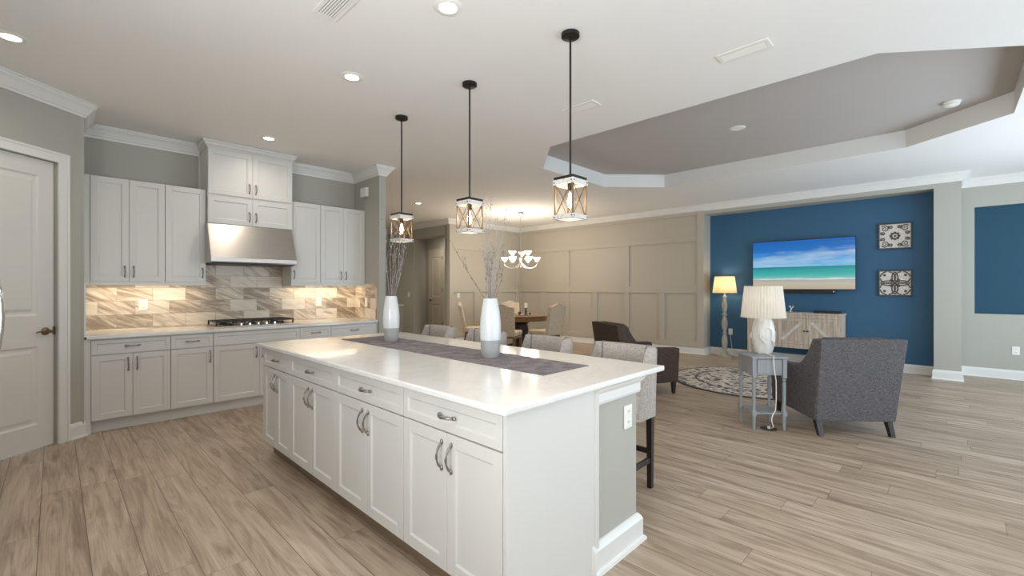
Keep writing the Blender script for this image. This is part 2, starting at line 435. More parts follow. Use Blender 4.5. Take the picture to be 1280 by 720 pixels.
# ------------------------------------------------------------------ mesh builder
class MB:
    def __init__(s):
        s.bm = bmesh.new()

    def box(s, x0, x1, y0, y1, z0, z1, mat=None):
        vs_ = [s.bm.verts.new((x, y, z)) for x in (x0, x1) for y in (y0, y1) for z in (z0, z1)]
        if mat is not None:
            for v in vs_:
                v.co = mat @ v.co
        for f in ((0, 1, 3, 2), (4, 6, 7, 5), (0, 4, 5, 1), (2, 3, 7, 6), (0, 2, 6, 4), (1, 5, 7, 3)):
            s.bm.faces.new([vs_[i] for i in f])
        return s

    def prism(s, pts, axis, a0, a1, mat=None):
        """polygon pts (2-D) extruded along axis from a0 to a1"""
        def put(p, a):
            q = {'x': (a, p[0], p[1]), 'y': (p[0], a, p[1]), 'z': (p[0], p[1], a)}[axis]
            v = Vector(q)
            return s.bm.verts.new(mat @ v if mat is not None else v)
        A = [put(p, a0) for p in pts]
        B = [put(p, a1) for p in pts]
        n = len(pts)
        s.bm.faces.new(A)
        s.bm.faces.new(list(reversed(B)))
        for i in range(n):
            s.bm.faces.new((A[i], B[i], B[(i + 1) % n], A[(i + 1) % n]))
        return s

    def lathe(s, prof, seg=32, cx=0, cy=0, rfun=None, mat=None, cap=True):
        rings = []
        for r, z in prof:
            ring = []
            for i in range(seg):
                a = 2 * PI * i / seg
                rr = r if rfun is None else rfun(r, z, a)
                v = Vector((cx + rr * math.cos(a), cy + rr * math.sin(a), z))
                ring.append(s.bm.verts.new(mat @ v if mat is not None else v))
            rings.append(ring)
        for A, B in zip(rings, rings[1:]):
            for i in range(seg):
                s.bm.faces.new((A[i], A[(i + 1) % seg], B[(i + 1) % seg], B[i]))
        if cap:
            s.bm.faces.new(list(reversed(rings[0])))
            s.bm.faces.new(rings[-1])
        return s

    def tube(s, pts, r, seg=8, r1=None, cap=True):
        pts = [Vector(p) for p in pts]
        n = len(pts)
        rings = []
        up = None
        for i, p in enumerate(pts):
            t = (pts[min(i + 1, n - 1)] - pts[max(i - 1, 0)]).normalized()
            if up is None:
                up = Vector((0, 0, 1)) if abs(t.z) < 0.9 else Vector((1, 0, 0))
            a = t.cross(up).normalized()
            b = a.cross(t).normalized()
            up = b
            rr = r if r1 is None else r + (r1 - r) * i / (n - 1)
            if isinstance(r, (list, tuple)):
                rr = r[i]
            rings.append([s.bm.verts.new(p + a * rr * math.cos(2 * PI * k / seg) + b * rr * math.sin(2 * PI * k / seg)) for k in range(seg)])
        for A, B in zip(rings, rings[1:]):
            for i in range(seg):
                s.bm.faces.new((A[i], A[(i + 1) % seg], B[(i + 1) % seg], B[i]))
        if cap:
            s.bm.faces.new(list(reversed(rings[0])))
            s.bm.faces.new(rings[-1])
        return s

    def taper(s, x0, x1, y0, y1, z0, z1, k=0.6, dx=0.0, dy=0.0):
        """square leg: full size at the top z1, k times the size at the bottom z0, foot shifted by dx, dy"""
        cx, cy = (x0 + x1) / 2, (y0 + y1) / 2
        hx, hy = (x1 - x0) / 2, (y1 - y0) / 2
        A = [s.bm.verts.new((cx + dx + sx * hx * k, cy + dy + sy * hy * k, z0)) for sx, sy in ((-1, -1), (1, -1), (1, 1), (-1, 1))]
        B = [s.bm.verts.new((cx + sx * hx, cy + sy * hy, z1)) for sx, sy in ((-1, -1), (1, -1), (1, 1), (-1, 1))]
        s.bm.faces.new(list(reversed(A)))
        s.bm.faces.new(B)
        for i in range(4):
            s.bm.faces.new((A[i], A[(i + 1) % 4], B[(i + 1) % 4], B[i]))
        return s

    def ball(s, c, r, sc=(1, 1, 1), seg=12):
        mt = Matrix.Translation(c) @ Matrix.Diagonal((r * sc[0], r * sc[1], r * sc[2], 1))
        bmesh.ops.create_uvsphere(s.bm, u_segments=seg, v_segments=max(6, seg // 2), radius=1.0, matrix=mt)
        return s

    def build(s, name, mat, parent=None, smooth=False, bevel=0.0, loc=None, rot=None, seg=2, subd=0, auto=None):
        bmesh.ops.recalc_face_normals(s.bm, faces=s.bm.faces[:])
        me = bpy.data.meshes.new(name)
        s.bm.to_mesh(me)
        s.bm.free()
        if mat:
            me.materials.append(M[mat] if isinstance(mat, str) else mat)
        if smooth:
            me.polygons.foreach_set('use_smooth', [True] * len(me.polygons))
            me.set_sharp_from_angle(angle=R(auto or 42))
        o = bpy.data.objects.new(name, me)
        C.objects.link(o)
        if parent:
            o.parent = parent
        if loc:
            o.location = loc
        if rot:
            o.rotation_euler = rot
        if bevel:
            b = o.modifiers.new('bevel', 'BEVEL')
            b.width = bevel
            b.segments = seg
            b.limit_method = 'ANGLE'
            b.angle_limit = R(40)
        if subd:
            q = o.modifiers.new('subdivision', 'SUBSURF')
            q.levels = subd
            q.render_levels = subd
        return o


def box(name, mat, b, parent=None, bevel=0.0, **k):
    return MB().box(*b).build(name, mat, parent, bevel=bevel, **k)


def tag(o, label, cat, group=None, kind=None):
    o['label'] = label
    o['category'] = cat
    if group:
        o['group'] = group
    if kind:
        o['kind'] = kind
    return o


def thing(name, label, cat, loc=(0, 0, 0), rz=0.0, group=None):
    o = bpy.data.objects.new(name, None)
    o.empty_display_size = 0.1
    C.objects.link(o)
    o.location = loc
    o.rotation_euler = (0, 0, rz)
    return tag(o, label, cat, group)


def dup(root, loc, rz=None, label=None, group=None):
    r = root.copy()
    C.objects.link(r)
    r.location = loc
    if rz is not None:
        r.rotation_euler = (0, 0, rz)
    if label:
        r['label'] = label
    if group:
        r['group'] = group
    for ch in list(root.children):
        c = ch.copy()
        C.objects.link(c)
        c.parent = r
        for g in ch.children:
            d = g.copy()
            C.objects.link(d)
            d.parent = c
    return r


def struct(o):
    o['kind'] = 'structure'
    return o


def sweep(mb, path, prof, side=1):
    """profile (offset into the room, z) along a mitred polyline; side=+1: room on the left of the path"""
    P = [Vector(p) for p in path]
    n = len(P)
    dirs = [(P[i + 1] - P[i]).normalized() for i in range(n - 1)]
    nr = [Vector((-d.y, d.x)) * side for d in dirs]
    rings = []
    for i in range(n):
        if i == 0:
            m = nr[0]
        elif i == n - 1:
            m = nr[-1]
        else:
            m = (nr[i - 1] + nr[i])
            m = m / m.dot(nr[i])
        rings.append([mb.bm.verts.new((P[i].x + m.x * o, P[i].y + m.y * o, z)) for o, z in prof])
    k = len(prof)
    for A, B in zip(rings, rings[1:]):
        for j in range(k):
            mb.bm.faces.new((A[j], A[(j + 1) % k], B[(j + 1) % k], B[j]))
    mb.bm.faces.new(rings[0])
    mb.bm.faces.new(list(reversed(rings[-1])))
    return mb


# ------------------------------------------------------------------ the room shell
CZ = 3.05
XW = 9.23          # wainscot wall plane
XB = 9.55          # blue wall plane
XR = 9.95          # right wall plane
YK = 6.38          # kitchen wall plane
YD = 8.73          # dining wall plane
XH = 6.74          # hall wall plane
YS = -2.6          # window wall plane
XL = -1.15         # left wall plane
PC = Vector((0.19, 5.69))                     # pantry corner
pd = Vector((-0.766, -0.643))                 # direction of the pantry wall away from that corner
PE = PC + pd * ((PC.x - XL) / 0.766)

struct(box('floor', 'floor', (-1.4, 12.0, -2.8, 12.0, -0.1, 0.0)))
# ceiling with the octagonal tray
OCT = [(4.14, 3.40), (4.83, 4.10), (6.43, 4.10), (7.15, 3.40), (7.15, 0.36), (6.47, -0.46), (4.78, -0.46), (4.14, 0.36)]
TZ = 3.26
bm = bmesh.new()
ov = [bm.verts.new((x, y, CZ)) for x, y in ((-1.4, -2.8), (12, -2.8), (12, 12), (-1.4, 12))]
iv = [bm.verts.new((x, y, CZ)) for x, y in OCT]
ed = [bm.edges.new((L[i], L[(i + 1) % len(L)])) for L in (ov, iv) for i in range(len(L))]
bmesh.ops.triangle_fill(bm, use_beauty=True, use_dissolve=False, edges=ed)
mb = MB()
mb.bm.free()
mb.bm = bm
struct(mb.build('ceiling', 'ceiling'))
mb = MB()
for i in range(8):
    a, b = OCT[i], OCT[(i + 1) % 8]
    q = [mb.bm.verts.new(p) for p in ((a[0], a[1], CZ), (b[0], b[1], CZ), (b[0], b[1], TZ), (a[0], a[1], TZ))]
    mb.bm.faces.new(q)
struct(mb.build('trim_1', 'trim'))
mb = MB()
mb.prism([(x, y) for x, y in OCT], 'z', TZ, TZ + 0.06)
o = mb.build('ceiling_tray', 'tray')
struct(o)

# kitchen wall, stub wall, pantry walls
struct(box('wall_kitchen', 'wall', (0.0, 3.25, YK, YK + 0.12, 0, CZ)))
struct(box('wall_stub', 'wall', (3.15, 3.25, 5.65, YK, 0, CZ)))
struct(box('wall_hall_side', 'wall', (3.15, 3.25, YK, 11.6, 0, CZ)))
# pantry wall: 45-degree wall with the door opening cut out (built from three boxes in its own frame)
ang = math.atan2(-pd.y, -pd.x)               # local +x runs towards the corner
LEN = (PE - PC).length
DX0, DX1, DZ1 = LEN - 0.30 - 0.76, LEN - 0.225, 2.45
mb = MB()
mb.box(0, DX0, 0, 0.12, 0, CZ).box(DX1, LEN, 0, 0.12, 0, CZ).box(DX0, DX1, 0, 0.12, DZ1, CZ)
struct(mb.build('wall_pantry', 'wall', loc=(PE.x, PE.y, 0), rot=(0, 0, ang)))
struct(box('wall_pantry_return', 'wall', (PC.x - 0.12, PC.x, PC.y - 0.02, YK, 0, CZ)))
# left wall with an added window opening for the fill light, window wall with two sliding doors
mb = MB()
mb.box(XL - 0.12, XL, YS, -1.2, 0, CZ).box(XL - 0.12, XL, 1.6, 5.0, 0, CZ).box(XL - 0.12, XL, -1.2, 1.6, 0, 0.65).box(XL - 0.12, XL, -1.2, 1.6, 2.35, CZ)
struct(mb.build('wall_left', 'wall'))
mb = MB()
for x0, x1 in ((XL - 0.12, 0.9), (4.3, 5.5), (8.9, XR + 0.12)):
    mb.box(x0, x1, YS - 0.12, YS, 0, CZ)
mb.box(0.9, 4.3, YS - 0.12, YS, 2.45, CZ).box(5.5, 8.9, YS - 0.12, YS, 2.45, CZ)
struct(mb.build('wall_window', 'wall'))


def window(name, x0, x1, z0, z1, n, rot, loc):
    mb = MB()
    t = 0.06
    mb.box(x0, x1, -0.10, -0.02, z1 - t, z1).box(x0, x1, -0.10, -0.02, z0, z0 + t)
    for i in range(n + 1):
        x = x0 + (x1 - x0 - t) * i / n
        mb.box(x, x + t, -0.10, -0.02, z0, z1)
    o = struct(mb.build(name, 'trim', loc=loc, rot=rot))
    p = MB().box(x0, x1, -0.064, -0.058, z0, z1).build('pane', 'pane', o)
    return o


window('window_1', 0.9, 4.3, 0.0, 2.45, 2, (0, 0, 0), (0, YS, 0))
window('window_2', 5.5, 8.9, 0.0, 2.45, 2, (0, 0, 0), (0, YS, 0))
window('added_window', -1.6, 1.2, 0.65, 2.35, 2, (0, 0, R(-90)), (XL, 0, 0))  # unseen window, added to carry the fill light

# living-room side: right wall with the art niche, column, header, blue wall, wainscot wall
NZ0, NZ1, NY0, NY1 = 0.965, 2.61, -2.3, -0.30
mb = MB()
mb.box(XR, XR + 0.12, YS, NY0, 0, CZ).box(XR, XR + 0.12, NY1, -0.10, 0, CZ).box(XR, XR + 0.12, NY0, NY1, 0, NZ0).box(XR, XR + 0.12, NY0, NY1, NZ1, CZ)
struct(mb.build('wall_right', 'wall'))
struct(box('wall_niche', 'teal', (XR + 0.055, XR + 0.11, NY0 - 0.01, NY1 + 0.01, NZ0 - 0.01, NZ1 + 0.01)))
struct(box('wall_column', 'wall', (XW, XR + 0.1, -0.147, 0.148, 0, CZ)))
struct(box('wall_header', 'wall', (XW, XB + 0.02, 0.148, 3.541, 2.855, CZ)))
struct(box('wall_media', 'blue', (XB, XB + 0.1, 0.14, 3.56, 0, CZ - 0.1)))
struct(box('wall_wainscot', 'wainscot', (XW, XB + 0.1, 3.541, YD + 0.12, 0, CZ)))
struct(box('wall_dining', 'wainscot', (XH, XW, YD, YD + 0.12, 0, CZ)))
# hall beyond: wall with a tall opening, jambs, the side room with a door
mb = MB()
mb.box(XH, XH + 0.22, YD + 0.1, 8.90, 0, CZ).box(XH, XH + 0.22, 8.90, 10.27, 2.68, CZ).box(XH, XH + 0.22, 10.27, 11.6, 0, CZ)
struct(mb.build('wall_hall', 'wall'))
struct(box('wall_hall_end', 'wall', (3.15, 8.2, 11.6, 11.72, 0, CZ)))
struct(box('wall_hall_back', 'wall', (8.05, 8.17, YD + 0.12, 11.6, 0, CZ)))
o = box('wall_half', 'wall', (6.52, XH, 10.78, 10.95, 0, 0.87))
struct(o)
struct(box('trim_2', 'trim', (6.49, XH, 10.75, 10.98, 0.87, 0.905), bevel=0.004))

# crown moulding
CR = [(0.0, CZ), (0.0, CZ - 0.125), (0.012, CZ - 0.125), (0.016, CZ - 0.108), (0.028, CZ - 0.100), (0.034, CZ - 0.088), (0.060, CZ - 0.050), (0.078, CZ - 0.034), (0.086, CZ - 0.028), (0.086, CZ - 0.014), (0.10, CZ - 0.012), (0.10, CZ)]
CR = [(a, z - 0.0008) for a, z in CR]
mb = MB()
sweep(mb, [PE, PC, (PC.x, YK), (1.205, YK)], CR, -1)
struct(mb.build('trim_3', 'trim'))
mb = MB()
sweep(mb, [(2.125, YK), (3.15, YK), (3.15, 5.65), (3.25, 5.65), (3.25, 11.6)], CR, -1)
struct(mb.build('trim_4', 'trim'))
mb = MB()
sweep(mb, [(XR, YS), (XR, -0.147), (XW, -0.147), (XW, YD), (XH, YD), (XH, 11.6), (3.25, 11.6)], CR, 1)
struct(mb.build('trim_5', 'trim'))
# baseboards
BB = [(0.0, 0.0), (0.016, 0.0), (0.016, 0.105), (0.011, 0.125), (0.004, 0.138), (0.0, 0.14)]
BB = [(0.028, 0.0), (0.024, 0.014), (0.016, 0.020), (0.016, 0.105), (0.011, 0.125), (0.004, 0.138), (0.0, 0.14), (0.0, 0.0)]
mb = MB()
sweep(mb, [(XR, YS), (XR, -0.147), (XW, -0.147), (XW, 0.148), (XB, 0.148), (XB, 3.541), (XW, 3.541), (XW, YD), (XH, YD), (XH, 8.90)], BB, 1)
struct(mb.build('baseboard_right', 'trim'))
mb = MB()
sweep(mb, [PC - pd * 0.0 + pd * 0.135, PC, (PC.x, PC.y + 0.05)], BB, -1)
struct(mb.build('baseboard_pantry', 'trim'))
mb = MB()
sweep(mb, [(XH, 10.27), (XH, 10.78)], BB, 1)
struct(mb.build('baseboard_hall', 'trim'))
mb = MB()
sweep(mb, [(3.15, 5.66), (3.15, 5.65), (3.25, 5.65), (3.25, 11.6)], BB, -1)
struct(mb.build('baseboard_stub', 'trim'))
# wainscot battens
T = 0.030
mb = MB()
for z0, z1 in ((2.86, 2.93), (2.325, 2.445), (1.25, 1.39), (0.14, 0.255)):
    mb.box(XW - T, XW, 3.676, YD, z0, z1)
mb.box(XW - T, XW, 3.541, 3.676, 0.14, 2.93)
for y in (6.93, 5.23):
    mb.box(XW - T, XW, y, y + 0.125, 1.39, 2.325)
for y in (8.60, 7.77, 6.93, 6.09, 5.23, 4.38):
    mb.box(XW - T, XW, y, y + 0.13, 0.255, 1.25)
mb.box(XW - T, XW, 8.60, YD, 1.39, 2.325)
struct(mb.build('trim_6', 'wainscot', bevel=0.002))
mb = MB()
for z0, z1 in ((2.86, 2.93), (2.325, 2.445), (1.25, 1.39), (0.14, 0.255)):
    mb.box(XH + 0.13, XW - T, YD - T, YD, z0, z1)
mb.box(XH, XH + 0.13, YD - T, YD, 0.14, 2.93)
for x in (7.53, 8.33):
    mb.box(x, x + 0.14, YD - T, YD, 0.255, 1.25)
for z0, z1 in ((0.255, 1.25), (1.39, 2.325)):
    mb.box(XW - T - 0.11, XW - T, YD - T, YD, z0, z1)
struct(mb.build('trim_7', 'wainscot', bevel=0.002))
# tile backsplash
mb = MB()
mb.box(PC.x, 3.15, YK - 0.009, YK, 0.90, 1.66).box(3.14, 3.15, 5.72, YK, 0.90, 1.42)
struct(mb.build('wall_backsplash', 'splash'))
struct(box('trim_8', 'trim', (PC.x - 0.001, PC.x + 0.012, 5.675, YK, 0.905, 1.40)))


def panel_door(name, wd, ht, t, panels, mat):
    """raised-panel door: local x 0..wd, front towards -y"""
    mb = MB()
    xs = [0.0, 0.115, wd - 0.115, wd]
    zs = [0.0]
    for a, b in panels:
        zs += [a, b]
    zs.append(ht)
    pan = set((1, 2 * k + 1) for k in range(len(panels)))
    for i in range(3):
        for j in range(len(zs) - 1):
            x0, x1, z0, z1 = xs[i], xs[i + 1], zs[j], zs[j + 1]
            if (i, j) in pan:
                # sticking slopes in, then the raised field comes back out
                ringdef = [(0.0, 0.0), (0.014, 0.012), (0.032, 0.012), (0.055, 0.004)]
                prev = None
                for ins, dep in ringdef:
                    ring = [mb.bm.verts.new(p) for p in ((x0 + ins, dep, z0 + ins), (x1 - ins, dep, z0 + ins), (x1 - ins, dep, z1 - ins), (x0 + ins, dep, z1 - ins))]
                    if prev:
                        for q in range(4):
                            mb.bm.faces.new((prev[q], prev[(q + 1) % 4], ring[(q + 1) % 4], ring[q]))
                    prev = ring
                mb.bm.faces.new(prev)
            else:
                q = [mb.bm.verts.new(p) for p in ((x0, 0, z0), (x1, 0, z0), (x1, 0, z1), (x0, 0, z1))]
                mb.bm.faces.new(q)
    mb.box(0, wd, 0.016, t, 0, ht)
    for a, b in (((0, 0), (0, ht)), ((0, ht), (wd, ht)), ((wd, ht), (wd, 0)), ((wd, 0), (0, 0))):
        q = [mb.bm.verts.new(p) for p in ((a[0], 0, a[1]), (b[0], 0, b[1]), (b[0], 0.02, b[1]), (a[0], 0.02, a[1]))]
        mb.bm.faces.new(q)
    bmesh.ops.remove_doubles(mb.bm, verts=mb.bm.verts[:], dist=0.0004)
    o = mb.build(name, mat)
    return o


CAS = [(0.0, 0.0), (0.085, 0.0), (0.085, 0.012), (0.07, 0.02), (0.05, 0.02), (0.04, 0.015), (0.02, 0.013), (0.012, 0.009), (0.0, 0.008)]


def casing(mb, x0, x1, z1, wd=0.085, th=0.02):
    mb.box(x0 - wd, x0, -th, 0, 0, z1 + wd).box(x1, x1 + wd, -th, 0, 0, z1 + wd).box(x0, x1, -th, 0, z1, z1 + wd)
    mb.box(x0 - wd, x0 - wd + 0.022, -th - 0.008, -th, 0, z1 + wd).box(x1 + wd - 0.022, x1 + wd, -th - 0.008, -th, 0, z1 + wd).box(x0 - wd + 0.022, x1 + wd - 0.022, -th - 0.008, -th, z1 + wd - 0.022, z1 + wd)
    return mb


# pantry door
dw = DX1 - DX0
rotp = (0, 0, ang)
lp = lambda x, y, z=0: (PE.x + x * math.cos(ang) - y * math.sin(ang), PE.y + x * math.sin(ang) + y * math.cos(ang), z)
o = panel_door('door_1', dw - 0.01, DZ1 - 0.014, 0.035, [(0.20, 0.86), (1.12, DZ1 - 0.15)], 'door')
o.location = lp(DX0 + 0.005, 0.03, 0.01)
o.rotation_euler = rotp
struct(o)
h = MB()
hx, hz = dw - 0.075, 0.98
h.lathe([(0.033, 0), (0.033, 0.006), (0.026, 0.014), (0.013, 0.018), (0.011, 0.05), (0.014, 0.062), (0.0, 0.064)], 20, mat=Matrix.Translation((hx, 0, hz)) @ Matrix.Rotation(R(90), 4, 'X'))
h.tube([(hx, -0.052, hz), (hx - 0.03, -0.056, hz + 0.004), (hx - 0.075, -0.054, hz + 0.006), (hx - 0.105, -0.05, hz - 0.004)], 0.009, 8, 0.006)
h.box(hx + 0.058, hx + 0.07, -0.012, 0.0, hz - 0.035, hz + 0.035)
h.build('handle', 'bronze', o, smooth=True)
mb = MB()
casing(mb, DX0, DX1, DZ1)
o = struct(mb.build('trim_9', 'trim', loc=(PE.x, PE.y, 0), rot=rotp, bevel=0.004))
# hall door
o = panel_door('door_2', 0.60, 2.44, 0.035, [(0.2, 0.86), (1.1, 2.28)], 'halldoor')
o.location = (8.03, 11.32, 0.01)
o.rotation_euler = (0, 0, R(-90))
struct(o)
h = MB()
h.ball((0.06, -0.05, 0.98), 0.028).tube([(0.06, 0, 0.98), (0.06, -0.05, 0.98)], 0.012)
h.build('knob', 'darkmetal', o, smooth=True)
for z in (0.25, 1.25, 2.2):
    box('hinge', 'darkmetal', (0.595, 0.607, -0.012, 0.0, z, z + 0.09), o)
mb = MB()
casing(mb, 0, 0.60, 2.45)
o = struct(mb.build('trim_10', 'halldoor', loc=(8.05, 11.32, 0), rot=(0, 0, R(-90)), bevel=0.003))


# ------------------------------------------------------------------ cabinets
def shaker(name, x0, x1, z0, z1, parent, st=0.056, t=0.02, mat='cab'):
    """five-piece door or drawer front, local plane y=0 is the front"""
    mb = MB()
    mb.box(x0, x0 + st, 0, t, z0, z1).box(x1 - st, x1, 0, t, z0, z1)
    mb.box(x0 + st, x1 - st, 0, t, z0, z0 + st).box(x0 + st, x1 - st, 0, t, z1 - st, z1)
    # sloped inner edge and recessed panel
    a = [(x0 + st, z0 + st), (x1 - st, z0 + st), (x1 - st, z1 - st), (x0 + st, z1 - st)]
    k = 0.006
    b = [(x0 + st + k, z0 + st + k), (x1 - st - k, z0 + st + k), (x1 - st - k, z1 - st - k), (x0 + st + k, z1 - st - k)]
    A = [mb.bm.verts.new((p[0], 0.0015, p[1])) for p in a]
    B = [mb.bm.verts.new((p[0], 0.009, p[1])) for p in b]
    for i in range(4):
        mb.bm.faces.new((A[i], A[(i + 1) % 4], B[(i + 1) % 4], B[i]))
    mb.bm.faces.new(B)
    return mb.build(name, mat, parent, bevel=0.0012, seg=1)


def pull(parent, x, z, vertical, L=0.115):
    """arched bow pull with flared feet"""
    mb = MB()
    pts, rad = [], []
    for i in range(13):
        t = i / 12
        s = (t - 0.5) * L
        d = -0.006 - 0.026 * math.sin(PI * t) ** 0.8
        pts.append((x, d, z + s) if vertical else (x + s, d, z))
        rad.append(0.0038 + 0.0022 * abs(math.sin(2 * PI * t * 1.5)))
    mb.tube(pts, rad, 8)
    for s in (-1, 1):
        c = (x, -0.004, z + s * L / 2) if vertical else (x + s * L / 2, -0.004, z)
        mb.ball(c, 0.0085, (1, 0.8, 1.5) if vertical else (1.5, 0.8, 1))
    return mb.build('handle', 'pull', parent, smooth=True)


G = 0.0026


def base_cabinet(label, wd, doors, depth=0.60, loc=(0, 0, 0), rz=0.0, false_front=False, cat='cabinet', name='base_cabinet', group=None, left_hinge=True, zt=0.883, toe='cab'):
    c = thing(name, label, cat, loc, rz, group)
    MB().box(0.0005, wd - 0.0005, 0.0205, depth, 0.114, zt).build('carcass', 'cab', c)
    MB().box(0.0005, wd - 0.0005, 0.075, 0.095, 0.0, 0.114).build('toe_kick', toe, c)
    d = shaker('drawer', G, wd - G, 0.733, zt - 0.014, c, st=0.036)
    if not false_front:
        pull(d, wd / 2, 0.80, False, 0.10)
    if doors == 2:
        for i, (x0, x1) in enumerate(((G, wd / 2 - G / 2), (wd / 2 + G / 2, wd - G))):
            q = shaker('door', x0, x1, 0.118, 0.726, c)
            pull(q, x1 - 0.032 if i == 0 else x0 + 0.032, 0.625, True)
    else:
        q = shaker('door', G, wd - G, 0.118, 0.726, c)
        pull(q, wd - 0.032 if left_hinge else 0.032, 0.625, True)
    return c


FY = 5.69
kb = [(0.236, 0.832, 2, False, 'white base cabinet with two doors beside the pantry door'),
      (0.832, 1.203, 1, False, 'narrow white base cabinet with one door, left of the cooktop'),
      (1.203, 2.107, 2, True, 'wide white base cabinet with handle-less top panel under the cooktop'),
      (2.107, 2.492, 1, False, 'narrow white base cabinet right of the cooktop, behind the island corner'),
      (2.492, 3.125, 2, False, 'white base cabinet at the right end of the cooktop wall')]
for x0, x1, n, ff, lb in kb:
    base_cabinet(lb, x1 - x0, n, 0.68, (x0, FY, 0), 0, ff)
mb = MB()
mb.box(PC.x + 0.001, 0.2355, FY + 0.004, FY + 0.03, 0.0, 0.883).box(3.1255, 3.148, FY + 0.004, FY + 0.03, 0, 0.883)
struct(mb.build('trim_11', 'cab'))
struct(box('trim_12', 'cab', (0.236, 3.12, FY + 0.06, FY + 0.0745, 0.0, 0.022)))
# countertop on the cooktop wall
mb = MB()
mb.box(PC.x + 0.013, 3.138, 5.655, YK - 0.010, 0.884, 0.914)
tag(mb.build('countertop', 'quartz', bevel=0.004), 'long white quartz countertop under the tiled backsplash', 'countertop')


def wall_cabinet(label, wd, z0, z1, doors, loc, depth=0.325, pz=None, hinge_left=True, name='wall_cabinet', zsplit=None, group=None):
    c = thing(name, label, 'cabinet', loc, 0.0, group)
    MB().box(0.0005, wd - 0.0005, 0.0205, depth, z0, z1).build('carcass', 'cab', c)
    rows = [(z0, z1)] if not zsplit else [(z0, zsplit - 0.009), (zsplit + 0.009, z1)]
    for a, b in rows:
        if doors == 2:
            for i, (x0, x1) in enumerate(((G, wd / 2 - G / 2), (wd / 2 + G / 2, wd - G))):
                q = shaker('door', x0, x1, a + 0.002, b - 0.002, c)
                pull(q, x1 - 0.034 if i == 0 else x0 + 0.034, a + 0.105, True, 0.10)
        else:
            q = shaker('door', G, wd - G, a + 0.002, b - 0.002, c)
            pull(q, wd - 0.034 if hinge_left else 0.034, a + 0.105, True, 0.10)
    return c


UY = 6.05
UZ0, UZ1 = 1.425, 2.48
ucs = [wall_cabinet('white two-door wall cabinet nearest the pantry door', 0.591, UZ0, UZ1, 2, (0.245, UY, 0)),
       wall_cabinet('white single-door wall cabinet just left of the range hood', 0.371, UZ0, UZ1, 1, (0.836, UY, 0)),
       wall_cabinet('white single-door wall cabinet just right of the range hood', 0.377, UZ0, UZ1, 1, (2.13, UY, 0), hinge_left=False),
       wall_cabinet('white two-door wall cabinet at the far right of the cooktop wall', 0.633, UZ0, UZ1, 2, (2.507, UY, 0))]
for c, (x0, x1) in zip(ucs, ((0.0, 0.591), (0.0, 0.371), (0.0, 0.377), (0.0, 0.633))):
    MB().box(x0, x1, 0.006, 0.024, UZ0 - 0.036, UZ0).build('light_rail', 'cab', c)
MB().box(0.353, 0.371, 0.024, 0.325, UZ0 - 0.036, UZ0).build('light_rail', 'cab', ucs[1])
MB().box(0.0, 0.018, 0.024, 0.325, UZ0 - 0.036, UZ0).build('light_rail', 'cab', ucs[2])
mb = MB()
mb.box(PC.x + 0.002, 0.2445, UY + 0.008, UY + 0.03, UZ0 - 0.036, UZ1).box(3.1405, 3.149, UY + 0.008, UY + 0.03, UZ0, UZ1)
struct(mb.build('trim_13', 'cab'))
# hood cabinet with its crown
HX0, HX1, HY = 1.212, 2.122, 5.985
hc = wall_cabinet('tall white four-door cabinet above the range hood, up to the ceiling', HX1 - HX0, 2.10, 2.955, 2, (HX0, HY, 0), depth=YK - HY - 0.004, zsplit=2.428)
mb = MB()
cw = HX1 - HX0
pf = [(0.0, 2.965), (0.006, 2.965), (0.012, 2.978), (0.028, 2.992), (0.04, 3.016), (0.052, 3.024), (0.052, 3.045), (0.0, 3.045)]
sweep(mb, [(-0.001, 0.39), (-0.001, 0.018), (cw + 0.001, 0.018), (cw + 0.001, 0.39)], pf, -1)
mb.box(0.0, cw, 0.019, 0.39, 2.956, 3.044)
mb.build('crown', 'cab', hc)
MB().box(-0.02, -0.0005, 0.365, 0.39, 2.48, 2.925).build('scribe_strip', 'cab', hc)

# range hood
hd = thing('range_hood', 'stainless steel range hood over the cooktop', 'range hood', (1.20, 0, 0))
mb = MB()
W2 = 0.905
mb.prism([(5.965, 2.095), (YK - 0.012, 2.095), (YK - 0.012, 1.645), (5.80, 1.645), (5.785, 1.655), (5.785, 1.70)], 'x', 0.0, W2)
mb.build('canopy', 'steel', hd, bevel=0.004)
MB().box(0.02, W2 - 0.02, 5.81, 6.30, 1.632, 1.6445).build('filter_panel', 'darkmetal', hd)
# cooktop
ck = thing('gas_cooktop', 'black and steel gas cooktop set into the counter below the hood', 'cooktop', (1.24, 5.80, 0.9145))
MB().box(0, 0.90, 0, 0.50, 0, 0.010).build('tray', 'steel', ck, bevel=0.003)
for i in range(3):
    x0 = 0.03 + i * 0.285
    mb = MB()
    x1 = x0 + 0.27
    for y in (0.105, 0.235, 0.36, 0.47):
        mb.box(x0, x1, y, y + 0.016, 0.050, 0.066)
    for x in (x0, x0 + 0.085, x0 + 0.17, x1 - 0.016):
        mb.box(x, x + 0.016, 0.105, 0.486, 0.050, 0.066)
    for x in (x0, x1 - 0.016):
        for y in (0.105, 0.47):
            mb.box(x, x + 0.016, y, y + 0.016, 0.0102, 0.050)
    mb.build('grate', 'black', ck, bevel=0.003)
for x, y in ((0.17, 0.20), (0.17, 0.40), (0.45, 0.30), (0.735, 0.20), (0.735, 0.40)):
    MB().lathe([(0.05, 0.0102), (0.05, 0.022), (0.035, 0.026), (0.035, 0.034), (0.0, 0.035)], 20, x, y).build('burner', 'black', ck, smooth=True)
for i in range(5):
    MB().lathe([(0.022, 0.0102), (0.022, 0.016), (0.017, 0.018), (0.015, 0.040), (0.0, 0.042)], 18, 0.27 + i * 0.09, 0.05).build('knob', 'chrome', ck, smooth=True)


